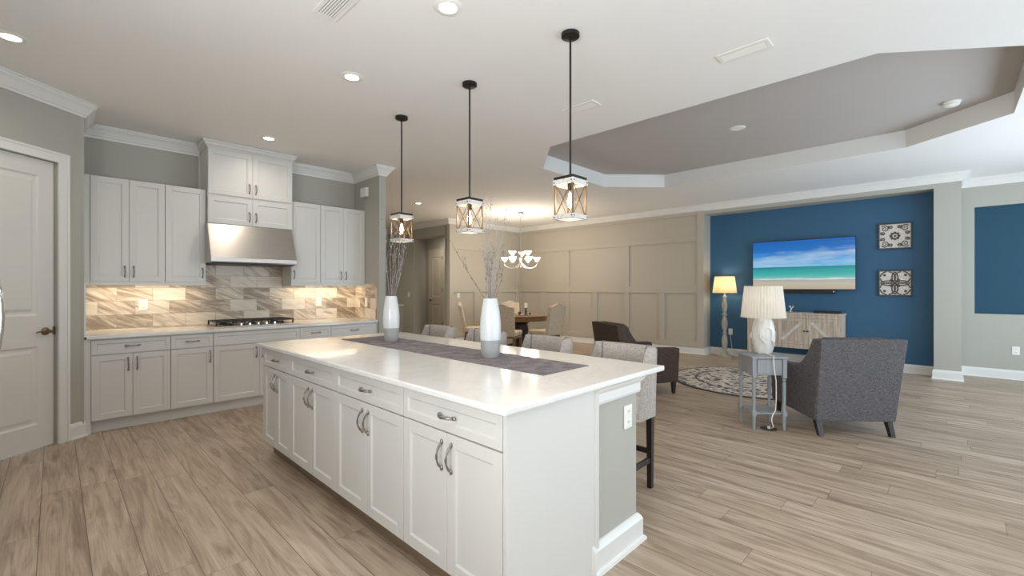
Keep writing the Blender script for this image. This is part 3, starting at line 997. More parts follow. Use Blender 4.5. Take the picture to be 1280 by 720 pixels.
def outlet(label, loc, rz, kind='outlet', cat='outlet', wd=0.078, ht=0.122):
    o = thing(kind, label, cat, loc, rz)
    MB().box(-wd / 2, wd / 2, -0.007, -0.001, -ht / 2, ht / 2).build('cover_plate', 'plate', o, bevel=0.002)
    if kind == 'wall_outlet':
        for s in (-1, 1):
            mb = MB()
            mb.box(-0.017, 0.017, -0.0095, -0.0068, s * 0.028 - 0.015, s * 0.028 + 0.015)
            f = mb.build('socket', 'plate', o, bevel=0.003)
            mb = MB()
            mb.box(-0.008, -0.005, -0.0098, -0.0094, s * 0.028 - 0.004, s * 0.028 + 0.007).box(0.005, 0.008, -0.0098, -0.0094, s * 0.028 - 0.004, s * 0.028 + 0.007)
            mb.build('slot', 'black', f)
    else:
        MB().box(-0.016, 0.016, -0.010, -0.0068, -0.033, 0.033).build('rocker', 'plate', o, bevel=0.002)
    return o


outlet('white outlet on the backsplash left of the cooktop', (0.686, YK - 0.009, 1.172), 0, 'wall_outlet')
outlet('white outlet on the backsplash right of the cooktop', (2.608, YK - 0.009, 1.168), 0, 'wall_outlet')
outlet('white outlet on the tiled end wall beside the far right wall cabinet', (3.14, 5.99, 1.155), R(-90), 'wall_outlet')
outlet('white outlet on the blue wall beside the floor lamp', (XB, 3.14, 0.48), R(-90), 'wall_outlet')
outlet('white outlet on the grey wall under the blue niche', (XR, -0.725, 0.43), R(-90), 'wall_outlet')
outlet('white light switch plate on the panelled dining wall', (7.035, YD, 1.18), 0, 'light_switch', 'switch')
outlet('white light switch plate on the hall wall left of the tall opening', (XH, 10.50, 1.18), R(-90), 'light_switch', 'switch')
ch = thing('doorbell_chime', 'small white chime box high on the stub wall', 'chime box', (3.15, 6.03, 2.74), R(-90))
MB().box(-0.085, 0.085, -0.045, -0.001, -0.065, 0.065).build('housing', 'plate', ch, bevel=0.006)
MB().box(-0.06, 0.06, -0.0475, -0.044, -0.045, 0.045).build('grille', 'plate', ch, bevel=0.001)

# ------------------------------------------------------------------ island
IX, IY0, IY1 = 1.195, 1.21, 4.0
edges = [4.0, 3.42, 2.67, 1.91, 1.215]
il = ['farthest two-door white island cabinet, nearest the cooktop wall', 'second two-door white island cabinet from the cooktop wall',
      'third two-door white island cabinet from the cooktop wall', 'nearest two-door white island cabinet, at the near corner of the island']
for i in range(4):
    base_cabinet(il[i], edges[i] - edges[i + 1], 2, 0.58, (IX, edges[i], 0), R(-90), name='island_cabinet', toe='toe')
isl = thing('island_wall', 'grey painted island back wall and white end panel with base moulding', 'island', (0, 0, 0))
MB().box(1.80, 2.205, 1.21, 4.0, 0.0, 0.883).build('knee_wall', 'wall', isl)
MB().box(1.197, 1.799, 1.196, 1.2145, 0.0, 0.883).build('end_panel', 'cab', isl)
MB().prism([(1.30, 0.0), (1.799, 0.0), (1.799, 0.883), (1.197, 0.883), (1.197, 0.114), (1.30, 0.114)], 'y', 4.0005, 4.018).build('end_panel', 'cab', isl)
MB().box(1.786, 1.812, 1.188, 1.2095, 0.0, 0.883).build('corner_strip', 'cab', isl)
mb = MB()
sweep(mb, [(1.76, 1.20), (1.80, 1.209), (2.206, 1.209), (2.206, 4.001), (1.80, 4.001)], [(0.042, 0.0), (0.038, 0.016), (0.026, 0.022), (0.026, 0.112), (0.018, 0.128), (0.008, 0.14), (0.0, 0.142), (0.0, 0.0)], -1)
mb.build('base_moulding', 'trim', isl)
mb = MB()
sweep(mb, [(1.80, 1.209), (2.206, 1.209), (2.206, 4.001), (1.80, 4.001)], [(0.0, 0.795), (0.012, 0.797), (0.016, 0.81), (0.016, 0.85), (0.03, 0.868), (0.036, 0.882), (0.0, 0.882)], -1)
mb.build('top_moulding', 'trim', isl)
outlet('white outlet on the grey end of the island under the counter', (2.11, 1.209, 0.683), 0, 'wall_outlet')
# countertop with rounded edge
mb = MB()
mb.box(1.155, 2.455, 1.165, 4.035, 0.884, 0.914)
o = mb.build('island_countertop', 'quartz', bevel=0.008, seg=3)
tag(o, 'white quartz island countertop with two vases and a grey runner on it', 'countertop')
CT = 0.9142
# runner
bm = bmesh.new()
mb = MB()
mb.box(1.735, 2.135, 1.47, 3.755, CT, CT + 0.003)
tag(mb.build('table_runner', 'runner'), 'mottled grey table runner lying along the island countertop', 'table runner')
RT = CT + 0.0032


def vase(label, x, y):
    v = thing('vase', label, 'vase', (x, y, RT))
    pr = [(0.052, 0.0), (0.056, 0.004), (0.060, 0.05), (0.0635, 0.10), (0.0645, 0.112)]
    up = [(0.0650, 0.1125), (0.0675, 0.16), (0.067, 0.21), (0.063, 0.26), (0.056, 0.31), (0.049, 0.35), (0.0455, 0.372), (0.0445, 0.376), (0.041, 0.374), (0.044, 0.35), (0.056, 0.27), (0.058, 0.16), (0.05, 0.12)]
    MB().lathe(pr, 40).build('base_band', 'vasegrey', v, smooth=True)
    MB().lathe(up, 40, cap=False).build('body', 'vasewhite', v, smooth=True)
    return v


V1, V2 = (1.955, 3.31), (1.950, 2.095)
vase('tall white vase with grey foot, at the far end of the island runner', *V1)
vase('tall white vase with grey foot, at the middle of the island', *V2)


def twig(rng, base, top, r0, name, mat, label, group, bend=0.03, side=3, leaf=16):
    mb = MB()
    b, t = Vector(base), Vector(top)
    n = 10
    off = Vector((rng.uniform(-1, 1), rng.uniform(-1, 1), 0)) * bend
    pts = []
    for i in range(n + 1):
        f = i / n
        p = b.lerp(t, f) + off * math.sin(PI * f) + Vector((rng.uniform(-1, 1), rng.uniform(-1, 1), 0)) * 0.004 * (0 < i)
        pts.append(p)
    mb.tube(pts, r0, 6, r0 * 0.35)
    L = (t - b).length
    for k in range(side):
        i = rng.randint(4, 9)
        d = (t - b).normalized() + Vector((rng.uniform(-1, 1), rng.uniform(-1, 1), rng.uniform(-0.2, 0.4))) * 0.55
        d.normalize()
        l = rng.uniform(0.10, 0.24) * L
        m = pts[i] + d * l * 0.5 + Vector((rng.uniform(-1, 1), rng.uniform(-1, 1), 0)) * 0.008
        e = pts[i] + d * l + Vector((0, 0, 0.02))
        mb.tube([pts[i], m, e], r0 * 0.55, 5, r0 * 0.25)
        pts.append(m)
        pts.append(e)
    for k in range(leaf):
        p = rng.choice(pts[3:]) + Vector((rng.uniform(-1, 1), rng.uniform(-1, 1), rng.uniform(-1, 1))) * 0.006
        mb.ball(p, rng.uniform(0.0020, 0.0034), (1, 1, 1.7), 6)
    return tag(mb.build(name, mat, smooth=True), label, 'branch', group)


rng = random.Random(11)
cr = Vector((0.698, -0.716, 0))            # image-right direction in the room, for the spread seen in the photo
cf = Vector((0.716, 0.698, 0))
B0 = Vector((V2[0], V2[1], RT + 0.34))
tall = [(-0.265, 0.02, 0.62), (0.005, 0.0, 0.98), (0.10, 0.03, 0.90), (-0.03, 0.05, 0.86), (0.045, -0.05, 0.80)]
for i, (s, f, hh) in enumerate(tall):
    lb = ['dark bare branch leaning far to the left out of the middle vase', 'tallest pale branch standing straight up from the middle vase', 'tall pale branch leaning right out of the middle vase'][i] if i < 3 else 'pale upright branch among the tall ones in the middle vase'
    twig(rng, B0 + cr * (s * 0.05) + cf * f * 0.2, B0 + cr * s + cf * f + Vector((0, 0, hh * 0.70 - 0.02)), 0.0028 if i else 0.0034, 'bare_branch', 'twigpale' if i else 'twig', lb, None if i < 3 else 'pale upright branches in the middle vase', side=4 if i else 2, leaf=20)
for i in range(11):
    s, f, hh = rng.uniform(-0.085, 0.085), rng.uniform(-0.08, 0.08), rng.uniform(0.26, 0.44)
    twig(rng, B0 + cr * (s * 0.2) + cf * f * 0.2, B0 + cr * s + cf * f + Vector((0, 0, hh)), 0.0019, 'short_branch', 'twigpale' if i % 3 else 'twig', 'short silvery twig in the dense cluster of the middle vase', 'short twigs in the middle vase', side=4, leaf=26)
B1 = Vector((V1[0], V1[1], RT + 0.34))
for i in range(11):
    s, f, hh = rng.uniform(-0.10, 0.13), rng.uniform(-0.1, 0.1), rng.uniform(0.34, 0.72)
    twig(rng, B1 + cr * (s * 0.2) + cf * f * 0.2, B1 + cr * s + cf * f + Vector((0, 0, hh)), 0.0024, 'bare_branch', 'twigpale' if i % 3 else 'twig', 'silvery bare branch standing in the far vase on the island', 'branches in the far vase', side=4, leaf=22)


# ------------------------------------------------------------------ counter stools
def make_stool(label, loc, group=None):
    """faces -x (towards the island); back at +x"""
    s = thing('counter_stool', label, 'stool', loc, 0.0, group)
    mb = MB()
    mb.box(-0.23, 0.235, -0.225, 0.225, 0.50, 0.66)
    mb.build('seat', 'stool', s, bevel=0.03, seg=4, smooth=True)
    # wrap-around back: inner and outer curves lofted over height
    mb = MB()
    nseg = 20
    zs = [0.50, 0.60, 0.70, 0.80, 0.90, 0.945, 0.962]

    def ring(z, inner):
        out = []
        f = (z - 0.50) / 0.46
        wing = 0.20 * (1 - f) ** 1.0 + 0.045          # the sides sweep forward towards the seat
        lean = 0.025 * f
        rr = 0.055 if not inner else 0.02
        hw = 0.25 - (0.05 if inner else 0.0)
        xb = 0.265 + lean - (0.055 if inner else 0.0)
        if z > 0.95:
            hw += -0.012 if not inner else 0.012
            xb += -0.012 if not inner else 0.012
        P = [(xb - wing, -hw)]
        for k in range(7):
            a = -PI / 2 + PI / 2 * k / 6
            P.append((xb - rr + rr * math.cos(a), -hw + rr + rr * math.sin(a)))
        for k in range(1, 8):
            y = -hw + rr + (2 * hw - 2 * rr) * k / 8
            P.append((xb + 0.012 * math.sin(PI * k / 8), y))
        for k in range(7):
            a = PI / 2 * k / 6
            P.append((xb - rr + rr * math.cos(a), hw - rr + rr * math.sin(a)))
        P.append((xb - wing, hw))
        return [mb.bm.verts.new((x, y, z)) for x, y in P]
    O = [ring(z, False) for z in zs]
    I = [ring(z, True) for z in zs]
    n = len(O[0])
    for A in (O, I):
        for a, b in zip(A, A[1:]):
            for i in range(n - 1):
                mb.bm.faces.new((a[i], a[i + 1], b[i + 1], b[i]))
    for a, b in ((O[0], I[0]), (O[-1], I[-1])):
        for i in range(n - 1):
            mb.bm.faces.new((a[i], a[i + 1], b[i + 1], b[i]))
    for j in (0, n - 1):
        for q in range(len(zs) - 1):
            mb.bm.faces.new((O[q][j], O[q + 1][j], I[q + 1][j], I[q][j]))
    bk = mb.build('backrest', 'stool', s, smooth=True, auto=60)
    # welt lines where the side bands meet the inside panel
    for sy in (-1, 1):
        p = [(0.207 + 0.025 * (z - 0.5) / 0.46, sy * 0.172, z) for z in (0.66, 0.75, 0.85, 0.945)] + [(0.25, sy * 0.178, 0.968), (0.28, sy * 0.18, 0.962), (0.292, sy * 0.18, 0.94)]
        MB().tube(p, 0.004, 6).build('welt', 'runner', bk, smooth=True)
    for sx, sy in ((-1, -1), (-1, 1), (1, -1), (1, 1)):
        x, y = (0.235 if sx > 0 else -0.20), sy * 0.205
        MB().taper(x - 0.021, x + 0.021, y - 0.021, y + 0.021, 0.0, 0.505, 0.75).build('leg', 'espresso', s, bevel=0.002)
    for y in (-0.205, 0.205):
        MB().box(-0.185, 0.22, y - 0.010, y + 0.010, 0.175, 0.21).build('stretcher', 'espresso', s, bevel=0.002)
    MB().box(-0.21, -0.19, -0.19, 0.19, 0.20, 0.235).build('foot_rail', 'espresso', s, bevel=0.002)
    MB().box(0.225, 0.245, -0.19, 0.19, 0.23, 0.265).build('stretcher', 'espresso', s, bevel=0.002)
    return s


SX = 2.60
st = make_stool('grey tweed counter stool nearest the camera, at the near end of the island', (SX, 1.655, 0), 'counter stools along the island')
dup(st, (SX, 2.36, 0), 0, 'grey tweed counter stool second from the near end of the island')
dup(st, (SX, 3.10, 0), 0, 'grey tweed counter stool partly hidden behind the middle vase')
dup(st, (SX, 3.83, 0), 0, 'grey tweed counter stool at the far end of the island')


# ------------------------------------------------------------------ pendant lights over the island
def pend(label, x, y):
    p = thing('pendant_light', label, 'pendant light', (x, y, 0), 0, 'pendants over the island')
    MB().lathe([(0.0, CZ - 0.03), (0.05, CZ - 0.03), (0.06, CZ - 0.024), (0.06, CZ - 0.0012)], 28).build('canopy', 'darkmetal', p, smooth=True)
    MB().lathe([(0.007, 2.085), (0.007, CZ - 0.028)], 12).build('rod', 'darkmetal', p, smooth=True)
    hw = 0.078
    MB().box(-hw, hw, -hw, hw, 2.073, 2.092).build('top_plate', 'darkmetal', p, bevel=0.002)
    ho, hi = 0.083, 0.066
    for nm, z0, z1 in (('upper_frame', 2.038, 2.0725), ('lower_frame', 1.814, 1.842)):
        mb = MB()
        mb.box(-ho, ho, -ho, -hi, z0, z1).box(-ho, ho, hi, ho, z0, z1).box(-ho, -hi, -hi, hi, z0, z1).box(hi, ho, -hi, hi, z0, z1)
        f = mb.build(nm, 'whitewood', p, bevel=0.002)
        mb = MB()
        zc = (z0 + z1) / 2
        for sx in (-1, 1):
            for sy in (-1, 1):
                mb.ball((sx * (ho - 0.012), sy * ho, zc), 0.005, seg=8).ball((sx * ho, sy * (ho - 0.012), zc), 0.005, seg=8)
        mb.build('rivet', 'darkmetal', f, smooth=True)
    for sx in (-1, 1):
        for sy in (-1, 1):
            c = 0.072
            MB().box(sx * c - 0.0048, sx * c + 0.0048, sy * c - 0.0048, sy * c + 0.0048, 1.842, 2.038).build('post', 'brasswood', p)
    for k in range(4):
        m = Matrix.Rotation(PI / 2 * k, 4, 'Z')
        mb = MB()
        for s in (-1, 1):
            mb.tube([m @ Vector((-0.064 * s, -0.073, 1.842)), m @ Vector((0.064 * s, -0.073, 2.038))], 0.0026, 6)
        mb.build('cross_wire', 'wire', p)
    MB().lathe([(0.018, 2.005), (0.018, 2.072)], 16).build('socket', 'darkmetal', p, smooth=True)
    b = MB().lathe([(0.013, 2.006), (0.016, 1.99), (0.028, 1.955), (0.032, 1.93), (0.027, 1.90), (0.012, 1.882), (0.001, 1.879)], 20, cap=False).build('bulb', 'bulb', p, smooth=True)
    mb = MB()
    for k in range(6):
        a = 2 * PI * k / 6
        mb.tube([(0.007 * math.cos(a), 0.007 * math.sin(a), 1.99), (0.011 * math.cos(a), 0.011 * math.sin(a), 1.95), (0.007 * math.cos(a), 0.007 * math.sin(a), 1.905)], 0.0016, 5)
    mb.build('filament', 'filament', b)
    light('pendant_glow', 'POINT', (x, y, 1.94), PEND_W, WARM, size=0.03)
    return p


pend('cage pendant light with white wood bands, farthest, beside the stub wall', 2.393, 3.857)
pend('cage pendant light with white wood bands, middle of the three over the island', 2.393, 2.823)
pend('cage pendant light with white wood bands, nearest, largest of the three', 2.393, 1.793)


# ------------------------------------------------------------------ ceiling fittings
def can(label, x, y, z=CZ, lit=True):
    c = thing('recessed_light', label, 'ceiling light', (x, y, z), 0, 'recessed ceiling lights')
    MB().lathe([(0.050, -0.001), (0.056, -0.007), (0.080, -0.006), (0.090, -0.0005)], 32, cap=False).build('trim_ring', 'plate', c, smooth=True)
    MB().lathe([(0.0, -0.0035), (0.053, -0.0035), (0.053, -0.0012), (0.0, -0.0012)], 28, cap=False).build('lens', 'can_lit' if lit else 'plate', c)
    if lit:
        light('downlight', 'SPOT', (x, y, z - 0.02), CAN_W * (3.4 if y > 7 else 1.0), SOFT, (0, 0, 0), 0.06, spot=CAN_POOL, blend=0.8)
    return c


clab = ['lit recessed ceiling light above the pantry door', 'lit recessed ceiling light nearest the camera, at the top of the picture', 'lit recessed ceiling light over the island aisle, between two others',
        'lit recessed ceiling light in front of the cabinet above the hood', 'lit recessed ceiling light near the hall opening, beside the farthest pendant']
for i, (x, y) in enumerate(CANS):
    if i < 5:
        can(clab[i], x, y)
    else:
        can('lit recessed ceiling light, unseen from the camera', x, y)['group'] = 'ceiling lights outside the picture'
can('unlit white recessed light in the grey tray ceiling', 5.664, 1.784, TZ, False)
sd = thing('smoke_detector', 'round white smoke detector on the grey tray ceiling', 'smoke detector', (6.40, -0.03, TZ))
MB().lathe([(0.0, -0.042), (0.05, -0.042), (0.062, -0.034), (0.064, -0.014), (0.072, -0.012), (0.072, -0.0008)], 32).build('housing', 'plate', sd, smooth=True)
MB().lathe([(0.0, -0.0455), (0.014, -0.0455), (0.014, -0.0418)], 14).build('button', 'plate', sd, smooth=True)


def vent(label, x, y, rz, L=0.40, Wd=0.15):
    v = thing('ceiling_vent', label, 'vent', (x, y, CZ - 0.0008), rz, 'ceiling vents')
    mb = MB()
    b = 0.028
    mb.box(-L / 2, L / 2, -Wd / 2, -Wd / 2 + b, -0.008, 0).box(-L / 2, L / 2, Wd / 2 - b, Wd / 2, -0.008, 0).box(-L / 2, -L / 2 + b, -Wd / 2 + b, Wd / 2 - b, -0.008, 0).box(L / 2 - b, L / 2, -Wd / 2 + b, Wd / 2 - b, -0.008, 0)
    mb.build('frame', 'plate', v, bevel=0.003)
    MB().box(-L / 2 + b, L / 2 - b, -Wd / 2 + b, Wd / 2 - b, -0.003, -0.001).build('backing', 'gap', v)
    n = 6
    for k in range(n):
        y0 = -Wd / 2 + b + (Wd - 2 * b) * (k + 0.5) / n
        mt = Matrix.Translation((0, y0, -0.008)) @ Matrix.Rotation(R(28), 4, 'X')
        MB().box(-L / 2 + b, L / 2 - b, -0.0048, 0.0048, -0.001, 0.001, mt).build('slat', 'plate', v)
    return v


vent('white ceiling vent nearest the camera, beside the tray ceiling edge', 3.43, 1.04, R(90), 0.345, 0.15)
vent('white ceiling vent behind the nearest pendant rod', 3.44, 2.45, R(90), 0.345, 0.15)
vent('white ceiling vent cut off by the top edge of the picture', 1.17, 2.60, R(90), 0.345, 0.15)
vent('small ceiling vent in the dining area left of the chandelier', 7.92, 7.95, 0, 0.30, 0.15)

# under-cabinet light strips
for (x0, x1), lb in (((0.29, 1.16), 'glowing light strip under the left wall cabinets'), ((2.18, 3.09), 'glowing light strip under the right wall cabinets')):
    t = thing('light_strip', lb, 'light', (0, 0, 0))
    MB().box(x0, x1, 6.21, 6.24, UZ0 - 0.018, UZ0 - 0.0005).build('housing', 'plate', t)
    MB().box(x0 + 0.01, x1 - 0.01, 6.214, 6.236, UZ0 - 0.0205, UZ0 - 0.018).build('diffuser', 'strip_lit', t)
    light('under_cabinet_glow', 'AREA', ((x0 + x1) / 2, 6.22, UZ0 - 0.026), STRIP_W, (1.0, 0.84, 0.62), (0, 0, 0), x1 - x0, 0.05)


# ------------------------------------------------------------------ dining area
TX, TY = 7.28, 6.83
dt = thing('dining_table', 'round dark wood pedestal dining table under the chandelier', 'table', (TX, TY, 0))
MB().lathe([(0.0, 0.725), (0.60, 0.725), (0.645, 0.732), (0.655, 0.745), (0.65, 0.758), (0.0, 0.76)], 56, cap=False).build('tabletop', 'tablewood', dt, smooth=True)
MB().lathe([(0.56, 0.64), (0.60, 0.645), (0.61, 0.7245), (0.56, 0.7245)], 48).build('apron', 'tablewood', dt, smooth=True)
MB().lathe([(0.20, 0.055), (0.20, 0.09), (0.16, 0.13), (0.14, 0.20), (0.16, 0.32), (0.18, 0.42), (0.16, 0.52), (0.15, 0.56), (0.24, 0.64)], 28).build('pedestal', 'tabledark', dt, smooth=True)
for k in range(4):
    m = Matrix.Rotation(PI / 2 * k + PI / 4, 4, 'Z')
    mb = MB()
    mb.prism([(0.10, 0.06), (0.10, 0.16), (0.25, 0.11), (0.42, 0.055), (0.46, 0.03), (0.46, 0.0), (0.38, 0.0), (0.30, 0.04)], 'y', -0.035, 0.035, m)
    mb.build('foot', 'tabledark', dt, bevel=0.006)


def make_dining_chair(label, loc, rz):
    """local +x is forward"""
    c = thing('dining_chair', label, 'chair', loc, rz, 'upholstered chairs around the dining table')
    mb = MB()
    # camel-back panel, raked backwards
    pts = []
    n = 16
    for i in range(n + 1):
        t = -1 + 2 * i / n
        z = 1.015 + 0.030 * math.cos(PI * min(1.0, abs(t) / 0.8))
        pts.append((t * 0.235, z))
    poly = [(-0.215, 0.40)] + pts + [(0.215, 0.40)]
    sh = Matrix(((1, 0, -0.20, -0.20 + 0.40 * 0.20), (0, 1, 0, 0), (0, 0, 1, 0), (0, 0, 0, 1)))
    mb.prism(poly, 'x', -0.035, 0.035, sh)
    bk = mb.build('backrest', 'linen', c, bevel=0.012, seg=2)
    mb = MB()
    for y, z in pts[1:-1]:
        mb.ball(sh @ Vector((-0.0365, y * 0.95, z - 0.015)), 0.006, seg=6)
    for k in range(14):
        for s in (-1, 1):
            mb.ball(sh @ Vector((-0.0365, s * (0.205 + 0.018 * k / 14), 0.44 + 0.52 * k / 14)), 0.006, seg=6)
    mb.build('nailhead', 'bronze', bk)
    MB().box(-0.19, 0.27, -0.24, 0.24, 0.41, 0.50).build('seat', 'linen', c, bevel=0.025, seg=3)
    MB().box(-0.17, 0.25, -0.225, 0.225, 0.36, 0.412).build('seat_rail', 'tablewood', c)
    for x, y, dx in ((0.235, -0.205, 0.0), (0.235, 0.205, 0.0), (-0.18, -0.195, -0.07), (-0.18, 0.195, -0.07)):
        MB().taper(x - 0.024, x + 0.024, y - 0.024, y + 0.024, 0.0, 0.40, 0.65, dx).build('leg', 'tablewood', c, bevel=0.003)
    return c


dc = make_dining_chair('cream upholstered dining chair in front of the table, behind the middle vase', (6.38, 6.35, 0), R(27))
for x, y, a, lb in ((6.50, 7.50, -41, 'cream dining chair seen edge-on, leftmost of the dining chairs'),
                    (7.84, 7.64, 235, 'cream dining chair on the far side of the table, by the corner'),
                    (7.08, 5.94, 88, 'cream dining chair right of the table, its back to the armchair')):
    dup(dc, (x, y, 0), R(a), lb)
# table-top things
TT = 0.7605
tr = thing('serving_tray', 'pale tray lying on the dining table', 'tray', (7.28, 6.72, TT))
MB().lathe([(0.0, 0.0), (0.17, 0.0), (0.185, 0.014), (0.178, 0.016), (0.165, 0.006), (0.0, 0.006)], 36, cap=False).build('dish', 'greylamp', tr, smooth=True)
cs = thing('candle_holder', 'dark turned candle holder standing on the dining table tray', 'candle holder', (7.31, 6.70, TT + 0.0065))
MB().lathe([(0.045, 0), (0.045, 0.01), (0.02, 0.025), (0.014, 0.05), (0.024, 0.075), (0.013, 0.10), (0.016, 0.125), (0.042, 0.14), (0.042, 0.15)], 20).build('stem', 'tabledark', cs, smooth=True)
cd = thing('pillar_candle', 'ivory pillar candle on the dark holder', 'candle', (7.31, 6.70, TT + 0.157))
MB().lathe([(0.038, 0), (0.038, 0.10), (0.032, 0.105), (0.0, 0.103)], 20).build('wax', 'candle', cd, smooth=True)
MB().lathe([(0.002, 0.10), (0.002, 0.118)], 6).build('wick', 'black', cd)
for x, y, r, lb in ((7.20, 6.79, 0.040, 'dark round ornament left of the candle on the tray'), (7.385, 6.65, 0.026, 'small dark ornament right of the candle on the tray')):
    MBo = MB().ball((x, y, TT + 0.006 + r), r, (1, 1, 1), 16)
    tag(MBo.build('round_ornament', 'tabledark', smooth=True), lb, 'ornament')

# chandelier
chd = thing('chandelier', 'nine-light satin nickel chandelier with frosted glass shades', 'chandelier', (TX, TY, 0))
MB().lathe([(0.008, CZ - 0.06), (0.03, CZ - 0.05), (0.06, CZ - 0.02), (0.066, CZ - 0.001)], 24).build('canopy', 'nickel', chd, smooth=True)
MB().lathe([(0.007, 2.20), (0.007, CZ - 0.055)], 10).build('stem', 'nickel', chd, smooth=True)
MB().lathe([(0.004, 1.80), (0.018, 1.81), (0.024, 1.83), (0.012, 1.85), (0.02, 1.90), (0.034, 1.95), (0.02, 2.0), (0.012, 2.05), (0.024, 2.12), (0.03, 2.15), (0.012, 2.19), (0.008, 2.22)], 20).build('column', 'nickel', chd, smooth=True)


def chand_arm(k, a, rad, z_in, z_low, z_cup):
    ca, sa = math.cos(a), math.sin(a)
    P = [(0.02, z_in), (rad * 0.28, (z_in + z_low) / 2 - 0.02), (rad * 0.52, z_low), (rad * 0.80, z_low + 0.02), (rad * 0.98, (z_low + z_cup) / 2), (rad, z_cup)]
    q = []
    for i in range(len(P) - 1):
        p0, p1, p2, p3 = P[max(i - 1, 0)], P[i], P[i + 1], P[min(i + 2, len(P) - 1)]
        for t in (0, 0.34, 0.67):
            f = lambda j: 0.5 * ((2 * p1[j]) + (-p0[j] + p2[j]) * t + (2 * p0[j] - 5 * p1[j] + 4 * p2[j] - p3[j]) * t * t + (-p0[j] + 3 * p1[j] - 3 * p2[j] + p3[j]) * t ** 3)
            q.append((f(0) * ca, f(0) * sa, f(1)))
    q.append((rad * ca, rad * sa, z_cup))
    arm = MB().tube(q, 0.006, 8).lathe([(0.006, z_cup - 0.01), (0.022, z_cup), (0.024, z_cup + 0.02)], 14, rad * ca, rad * sa).build('arm', 'nickel', chd, smooth=True)
    sh = MB().lathe([(0.022, z_cup + 0.012), (0.034, z_cup + 0.02), (0.052, z_cup + 0.05), (0.068, z_cup + 0.078), (0.088, z_cup + 0.10), (0.086, z_cup + 0.102), (0.064, z_cup + 0.08), (0.046, z_cup + 0.05), (0.02, z_cup + 0.02)], 24, rad * ca, rad * sa, cap=False).build('shade', 'frost', arm, smooth=True)


for k in range(6):
    chand_arm(k, 2 * PI * k / 6 + 0.25, 0.36, 1.93, 1.80, 1.935)
for k in range(3):
    chand_arm(k, 2 * PI * k / 3 + 0.62, 0.20, 2.06, 2.0, 2.075)
for k in range(3):
    a = 2 * PI * k / 3 + 0.62
    light('chandelier_glow', 'POINT', (TX + 0.36 * math.cos(a), TY + 0.36 * math.sin(a), 2.14), CHAND_W, (1.0, 0.89, 0.74), size=0.06)

# ------------------------------------------------------------------ living area
rg = MB().lathe([(0.0, 0.001), (1.15, 0.001), (1.15, 0.009), (1.14, 0.012), (0.0, 0.012)], 96, cap=False)
tag(rg.build('round_rug', 'rug', loc=(7.12, 2.0, 0)), 'round grey and cream medallion rug with dark border', 'rug')


def make_armchair(label, loc, rz, mat):
    """local origin at the centre of the back's foot line, +x forward"""
    c = thing('armchair', label, 'armchair', loc, rz, None)
    z0 = 0.135
    # side profile (x, z): back rakes, scooped arm
    side = [(0.0, z0), (0.76, z0 + 0.02), (0.775, 0.585)]
    for i in range(13):
        t = i / 12
        x = 0.76 - 0.40 * min(1, t * 1.6)
        side_z = 0.59 + 0.02 * t
        if t > 0.45:
            u = (t - 0.45) / 0.55
            x = 0.36 - 0.34 * (u ** 0.75)
            side_z = 0.605 + 0.285 * (u ** 1.7)
        side.append((x, side_z))
    side += [(-0.04, 0.90), (-0.11, 0.897)]
    for s in (-1, 1):
        y1, y0 = s * 0.36, s * 0.255
        mb = MB()
        # outer face splays a little with height
        sh = Matrix(((1, 0, 0, 0), (0, 1, s * 0.020, -s * 0.003), (0, 0, 1, 0), (0, 0, 0, 1)))
        mb.prism(side, 'y', min(y0, y1), max(y0, y1), sh)
        mb.build('arm', mat, c, bevel=0.018, seg=3)
    mb = MB()
    prof = [(-0.001, z0 + 0.002), (0.20, z0 + 0.002), (0.20, 0.42), (0.10, 0.86), (0.04, 0.903), (-0.112, 0.90)]
    mb.prism(prof, 'y', -0.275, 0.275)
    mb.build('back', mat, c, bevel=0.016, seg=3)
    # flat outside back panel spanning the whole width
    mb = MB()
    q = [(-0.004, 0.352, z0), (-0.004, -0.352, z0), (-0.116, -0.372, 0.898), (-0.116, 0.372, 0.898)]
    A = [mb.bm.verts.new(p) for p in q]
    B = [mb.bm.verts.new((p[0] + 0.03, p[1], p[2])) for p in q]
    mb.bm.faces.new(A)
    mb.bm.faces.new(list(reversed(B)))
    for i in range(4):
        mb.bm.faces.new((A[i], A[(i + 1) % 4], B[(i + 1) % 4], B[i]))
    mb.build('back_panel', mat, c, bevel=0.008, seg=2)
    MB().box(0.19, 0.755, -0.257, 0.257, z0 + 0.012, 0.30).build('seat_base', mat, c, bevel=0.008)
    MB().box(0.16, 0.775, -0.253, 0.253, 0.302, 0.455).build('seat_cushion', mat, c, bevel=0.035, seg=4)
    for s in (-1, 1):
        MB().taper(0.69, 0.745, s * 0.31 - 0.0275, s * 0.31 + 0.0275, 0.0, z0 + 0.03, 0.62).build('leg', 'espresso', c, bevel=0.003)
        MB().taper(0.02, 0.075, s * 0.315 - 0.026, s * 0.315 + 0.026, 0.0, z0 + 0.01, 0.75, -0.055).build('leg', 'espresso', c, bevel=0.003)
    return c


make_armchair('charcoal linen armchair seen from behind, right of the side table', (5.132, 0.604, 0), R(41), 'chair')
make_armchair('armchair tinted brown for warm light, behind the nearest counter stool, facing the rug', (5.13, 3.17, 0), R(-31), 'chair_warmlit')

# side table
sa = R(-49.5 + 90)
tb = thing('side_table', 'small grey painted side table with drawer and shelf, left of the charcoal armchair', 'side table', (4.885, 1.315, 0), sa)
